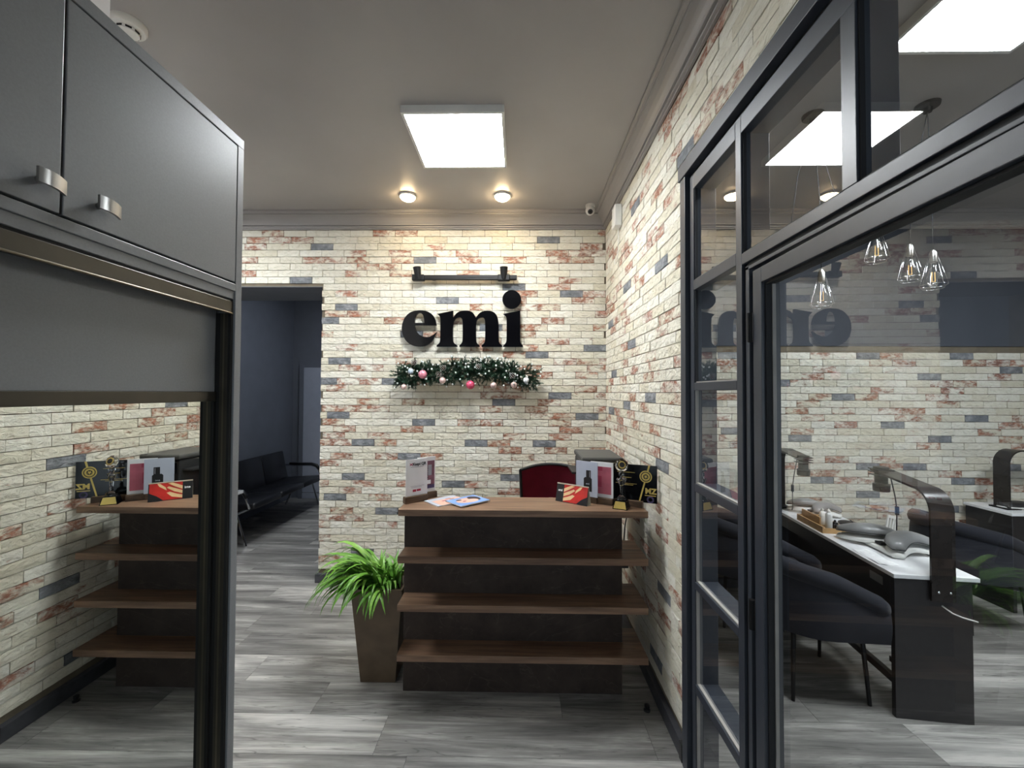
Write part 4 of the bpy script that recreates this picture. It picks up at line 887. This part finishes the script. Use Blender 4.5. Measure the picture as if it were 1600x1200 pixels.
# hand rests
def hand_rest(label, loc, rotz, s=1.0):
    t = thing('hand_rest', label, 'hand rest', loc, rotz, group='manicure hand rests')
    def pod(name, mat, pts, rw, rh, z, pr, arch=0):
        bm = BM(); ring = []; n = 14
        for i, (x, y, k) in enumerate(pts):
            xa, ya, _ = pts[max(0, i-1)]; xb, yb, _ = pts[min(len(pts)-1, i+1)]; d = Vector((xb-xa, yb-ya)).normalized(); nn = Vector((-d.y, d.x))
            ring.append([bm.verts.new((x+nn.x*rw*k*math.cos(2*PI*j/n), y+nn.y*rw*k*math.cos(2*PI*j/n), z+arch*math.sin(PI*i/(len(pts)-1))+rh*(.25+.75*min(1, k))*max(-.35, math.sin(2*PI*j/n)))) for j in range(n)])
        for a, b in zip(ring, ring[1:]):
            for j in range(n): bm.faces.new((a[j], a[(j+1) % n], b[(j+1) % n], b[j]))
        bm.faces.new(ring[0][::-1]); bm.faces.new(ring[-1]); return obj(name, bm, mat, pr, True)
    def kidney(cx, cy, a0, a1, r): return [(cx+r*math.cos(a0+(a1-a0)*i/12), cy+r*math.sin(a0+(a1-a0)*i/12), max(.12, math.sin(PI*(.06+.88*i/12)))**.45) for i in range(13)]
    for yy, a0, a1 in ((-.22, math.radians(165), math.radians(50)), (.24, math.radians(-165), math.radians(-50))):
        k = kidney(.14 if yy > 0 else .24, yy, a0, a1, .17)
        pod('white_shell', 'white_plastic', [(x, y, q*1.03) for x, y, q in k], .062, .034, .016, t, .02)
        pod('cushion', 'pad', k, .066, .042, .062, t, .032); pod('cushion_seam', 'leather', [(x, y, q*1.0) for x, y, q in k], .067, .012, .056, t, .032)
    bm = BM(); box(bm, .05, .13, -.14, .14, .004, .030, bev=.01); obj('bridge', bm, 'white_plastic', t, True, angle=.8)
    bm = BM(); box(bm, .075, .115, -.03, .05, .031, .048, bev=.004); obj('clip', bm, 'black_plastic', t)
    return t
p = salon(.10, .39, TZ+.001); hand_rest('silver grey hand rest on the near half of the long manicure table', p, SA)
p = salon(.11, 1.13, TZ+.001); hr = hand_rest('silver grey hand rest on the far end of the long manicure table', p, SA); hr.scale = (.75, .75, .9)
t = thing('hand_rest', 'dark hand rest pad on the table at the right edge of the salon', 'hand rest', (4.10, 3.62, .798))
bm = BM(); ball(bm, (.1, 0, .03), 1, (.14, .07, .03), 18); obj('cushion', bm, 'leather', t, True)
bm = BM(); ball(bm, (.1, 0, .012), 1, (.145, .074, .012), 18); obj('white_shell', bm, 'white_plastic', t, True)
p = salon(.37, .58, TZ+.001); t = thing('phone_holder', 'white slotted stand behind the near hand rest', 'stand', p, SA+.3)
bm = BM(); 
for x0, x1, z0, z1 in ((-.042, -.030, .03, .16), (-.016, -.008, .03, .16), (.008, .016, .03, .16), (.030, .042, .03, .16), (-.042, .042, .145, .165), (-.042, .042, .02, .045)): box(bm, x0, x1, -.004, .004, z0, z1)
bmesh.ops.transform(bm, matrix=Matrix.Rotation(.25, 4, 'Y'), verts=bm.verts[:]); obj('slotted_back', bm, 'white_plastic', t); bxo('foot', 'white_plastic', t, (-.04, .05, -.02, .05, 0, .02), .004)
# tray with bottles
p = salon(-.0, .66, TZ+.001); t = thing('tray_box', 'open oak tray box standing on the long manicure table', 'tray', p, SA)
bxo('tray_floor', 'light_wood', t, (.01, .17, .0, .33, 0, .008)); bxo('tray_side', 'light_wood', t, (.01, .02, 0, .33, .008, .045)); bxo('tray_side', 'light_wood', t, (.16, .17, 0, .33, .008, .045)); bxo('tray_end', 'light_wood', t, (.02, .16, 0, .01, .008, .035)); bxo('tray_end', 'light_wood', t, (.02, .16, .32, .33, .008, .045))
bxo('divider', 'light_wood', t, (.045, .055, .10, .33, .008, .085))
M['clear_plastic'] = plain('frosted_bottle', srgb(214, 216, 214), .35, var=.04)
def bottle(label, x, y, r, h, mat, capm, nozzle=False):
    p = salon(x, y, TZ+.0095); b = thing('bottle', label, 'bottle', p, group='bottles in the oak tray')
    bm = BM(); lathe(bm, [(r*.9, 0), (r, .004), (r, h*.72), (r*.8, h*.78), (r*.42, h*.82), (r*.42, h*.86)], n=18); obj('body', bm, mat, b, True, angle=.7)
    bm = BM(); lathe(bm, [(r*.5, h*.84), (r*.5, h*.93), (r*.3 if nozzle else r*.48, h*.94), (r*.18 if nozzle else r*.4, h)], n=14); obj('cap', bm, capm, b, True, angle=.7)
bottle('white pump bottle standing at the near end of the oak tray', .085, .72, .021, .15, 'clear_plastic', 'white_plastic', True)
bottle('short white bottle behind the pump bottle', .125, .79, .022, .10, 'clear_plastic', 'white_plastic')
bottle('white capped bottle at the back of the oak tray', .12, .86, .02, .12, 'white_plastic', 'white_plastic', True)
bottle('small black polish bottle at the front of the oak tray', .125, .70, .016, .06, 'black_plastic', 'black_plastic')
bottle('small black polish bottle between the white bottles', .14, .745, .015, .065, 'black_plastic', 'black_plastic')
p = salon(.29, .80, TZ+.001); t = thing('pouch', 'low black pouch lying behind the oak tray', 'pouch', p, SA); bm = BM(); ball(bm, (0, 0, .022), 1, (.07, .13, .022), 18); obj('body', bm, 'leather', t, True); bm = BM(); tube(bm, [(-.05, -.09, .035), (0, 0, .047), (.04, .09, .036)], .004, 6); obj('zip', bm, 'black_metal', t, True)
t = thing('paper_towel', 'white paper towel lying before the near hand rest', 'towel', salon(.06, .12, TZ+.001), SA); bm = BM()
g = [[bm.verts.new((-.05+.10*i/6, .24*j/8, .002+.004*math.sin(i*1.3+j))) for j in range(9)] for i in range(7)]
for i in range(6):
    for j in range(8): bm.faces.new((g[i][j], g[i+1][j], g[i+1][j+1], g[i][j+1]))
obj('sheet', bm, 'paper', t, True)

# ------------------------------------------------------------------ salon: tub chairs (face +X)
def tub_chair(label, loc, rotz):
    t = thing('tub_chair', label, 'chair', loc, rotz, group='navy tub chairs')
    def U(s):  # 0..1 along the U from near arm round the back to far arm
        if s < .25: return Vector((.27-(.27)*s/.25*1.0, -.27)), Vector((0, -1))
        if s > .75: return Vector((.27*(s-.75)/.25, .27)), Vector((0, 1))
        a = -PI/2-PI*(s-.25)/.5; return Vector((.27*math.cos(a), .27*math.sin(a))), Vector((math.cos(a), math.sin(a)))
    def topz(s): return .62+.19*math.sin(PI*min(1, max(0, s)))**1.2
    bm = BM(); ring = []
    for i in range(29):
        s = i/28; p, n = U(s); z = topz(s); k = .6 if i in (0, 28) else 1
        ring.append([bm.verts.new((p.x+n.x*(.02+.040*k*math.cos(2*PI*j/10)), p.y+n.y*(.02+.040*k*math.cos(2*PI*j/10)), z-.045+.055*k*math.sin(2*PI*j/10))) for j in range(10)])
    for a, b in zip(ring, ring[1:]):
        for j in range(10): bm.faces.new((a[j], a[(j+1) % 10], b[(j+1) % 10], b[j]))
    bm.faces.new(ring[0][::-1]); bm.faces.new(ring[-1]); obj('top_roll', bm, 'velvet', t, True)
    bm = BM(); g = []
    for i in range(29):
        s = i/28; p, n = U(s); zt = topz(s)-.05
        g.append([[bm.verts.new((p.x+n.x*(o_+.012*math.sin(PI*j/6)), p.y+n.y*(o_+.012*math.sin(PI*j/6)), .39+(zt-.39)*j/6)) for j in range(7)] for o_ in (.038, .010)])
    for a, b in zip(g, g[1:]):
        for k in (0, 1):
            for j in range(6): bm.faces.new((a[k][j], b[k][j], b[k][j+1], a[k][j+1]))
        bm.faces.new((a[0][0], a[1][0], b[1][0], b[0][0])); bm.faces.new((a[0][6], a[1][6], b[1][6], b[0][6]))
    for e_ in (g[0], g[-1]):
        for j in range(6): bm.faces.new((e_[0][j], e_[0][j+1], e_[1][j+1], e_[1][j]))
    obj('outer_shell', bm, 'velvet', t, True, angle=.8)
    for row, (fz, cnt) in enumerate(((.66, 8), (.26, 7))):
        for i in range(cnt):
            s = (i+.5)/cnt*.94+.03; p, n = U(s); zt = topz(s)-.09; z = .40+(zt-.40)*fz
            bm = BM(); ball(bm, (0, 0, 0), 1, (.05, .092, max(.055, (zt-.40)*.36)), 16); bmesh.ops.transform(bm, matrix=Matrix.Translation((p.x-n.x*.012, p.y-n.y*.012, z)) @ Matrix.Rotation(math.atan2(n.y, n.x), 4, 'Z'), verts=bm.verts[:]); obj('back_puff', bm, 'velvet', t, True)
    bm = BM(); pr = [(x*.25, y*.25) for x, y in [(math.cos(2*PI*k/28), math.sin(2*PI*k/28)) for k in range(28)]]
    lathe(bm, [(.20, .36), (.255, .38), (.27, .42), (.26, .46), (.20, .475)], (.03, 0, 0), 28); obj('seat', bm, 'velvet', t, True)
    bm = BM(); tube(bm, [(.20*math.cos(2*PI*k/20)+.02, .22*math.sin(2*PI*k/20), .355) for k in range(21)], .011, 8, cap=False); obj('seat_hoop', bm, 'black_metal', t, True)
    for x, y, ox, oy in ((-.16, -.19, -.03, -.03), (.20, -.19, .02, -.03), (-.16, .19, -.03, .03), (.20, .19, .02, .03)):
        bm = BM(); tube(bm, [(x, y*.9, .355), (x+ox*.3, y, .33), (x+ox, y+oy, 0)], .012, 8, radii=[.013, .013, .010]); obj('leg', bm, 'black_metal', t, True, angle=.6)
    return t
ch = tub_chair('navy velvet tub chair nearest the glass door', (1.78, 2.66, 0), math.radians(-4))
dup(ch, (1.76, 3.40, 0), math.radians(-6), 'navy velvet tub chair at the far end of the long table')
dup(ch, (3.50, 3.36, 0), math.radians(0), 'navy velvet tub chair before the table at the right edge')

# ------------------------------------------------------------------ salon: pendants
def pendant(label, c, bulbs, swags):
    t = thing('pendant_lamp', label, 'pendant lamp', (c[0], c[1], H), group='clear bulb pendants')
    bm = BM(); lathe(bm, [(.02, -.045), (.022, -.02), (.055, -.016), (.058, 0), (.02, 0)], n=24); obj('canopy', bm, 'black_metal', t, True, angle=.6)
    for bx, by, bz in bulbs:
        x, y, z = bx-c[0], by-c[1], bz-H
        bm = BM(); tube(bm, [(0, 0, -.04), (x*.85, y*.85, (z+.16)*.55), (x, y, z+.16)], .0028, 6); cdo = obj('cord', bm, 'cord_grey', t, True)
        bm = BM(); lathe(bm, [(.014, .085), (.018, .09), (.018, .14), (.008, .16)], (x, y, z), 14); obj('socket', bm, 'nickel', t, True, angle=.6)
        bm = BM(); lathe(bm, [(.006, -.05), (.02, -.046), (.030, -.028), (.031, -.008), (.026, .02), (.016, .055), (.014, .085)], (x, y, z), 16); bo = obj('bulb', bm, 'bulb_glass', t, True)
        bm = BM(); tube(bm, [(x-.008, y, z+.03), (x-.010, y, z-.025), (x+.010, y, z-.025), (x+.008, y, z+.03)], .0022, 5); obj('filament', bm, 'filament', bo)
        bm = BM()
        for r, zz in ((.062, -.045), (.045, -.065)): tube(bm, [(x+r*math.cos(2*PI*k/16), y+r*math.sin(2*PI*k/16), z+zz) for k in range(17)], .001, 5, cap=False)
        for k in range(6):
            a = 2*PI*k/6; tube(bm, [(x+.018*math.cos(a), y+.018*math.sin(a), z+.13), (x+.062*math.cos(a), y+.062*math.sin(a), z-.045), (x+.045*math.cos(a), y+.045*math.sin(a), z-.065)], .001, 5)
        obj('wire_cage', bm, 'chrome', t, True)
    for pts in swags:
        bm = BM(); tube(bm, [(p[0]-c[0], p[1]-c[1], p[2]-H) for p in pts], .0028, 6); obj('swag_cord', bm, 'cord_grey', t, True)
M['cord_grey'] = plain('grey_fabric_cord', srgb(58, 58, 62), .7, var=.1)
pendant('two clear bulbs hanging near the far salon wall from one black canopy', (2.333, 2.40), [(2.40, 2.45, 2.43), (2.36, 2.55, 2.50)], [])
pendant('clear bulbs on spread cords nearer the glass door', (1.744, 2.486), [(1.795, 2.50, 2.33), (2.12, 2.50, 2.60)], [[(1.744, 2.486, H-.04), (1.66, 2.5, 3.05), (1.60, 2.5, 2.62)], [(1.744, 2.486, H-.04), (1.86, 2.5, 3.0), (1.98, 2.5, 2.66)]])
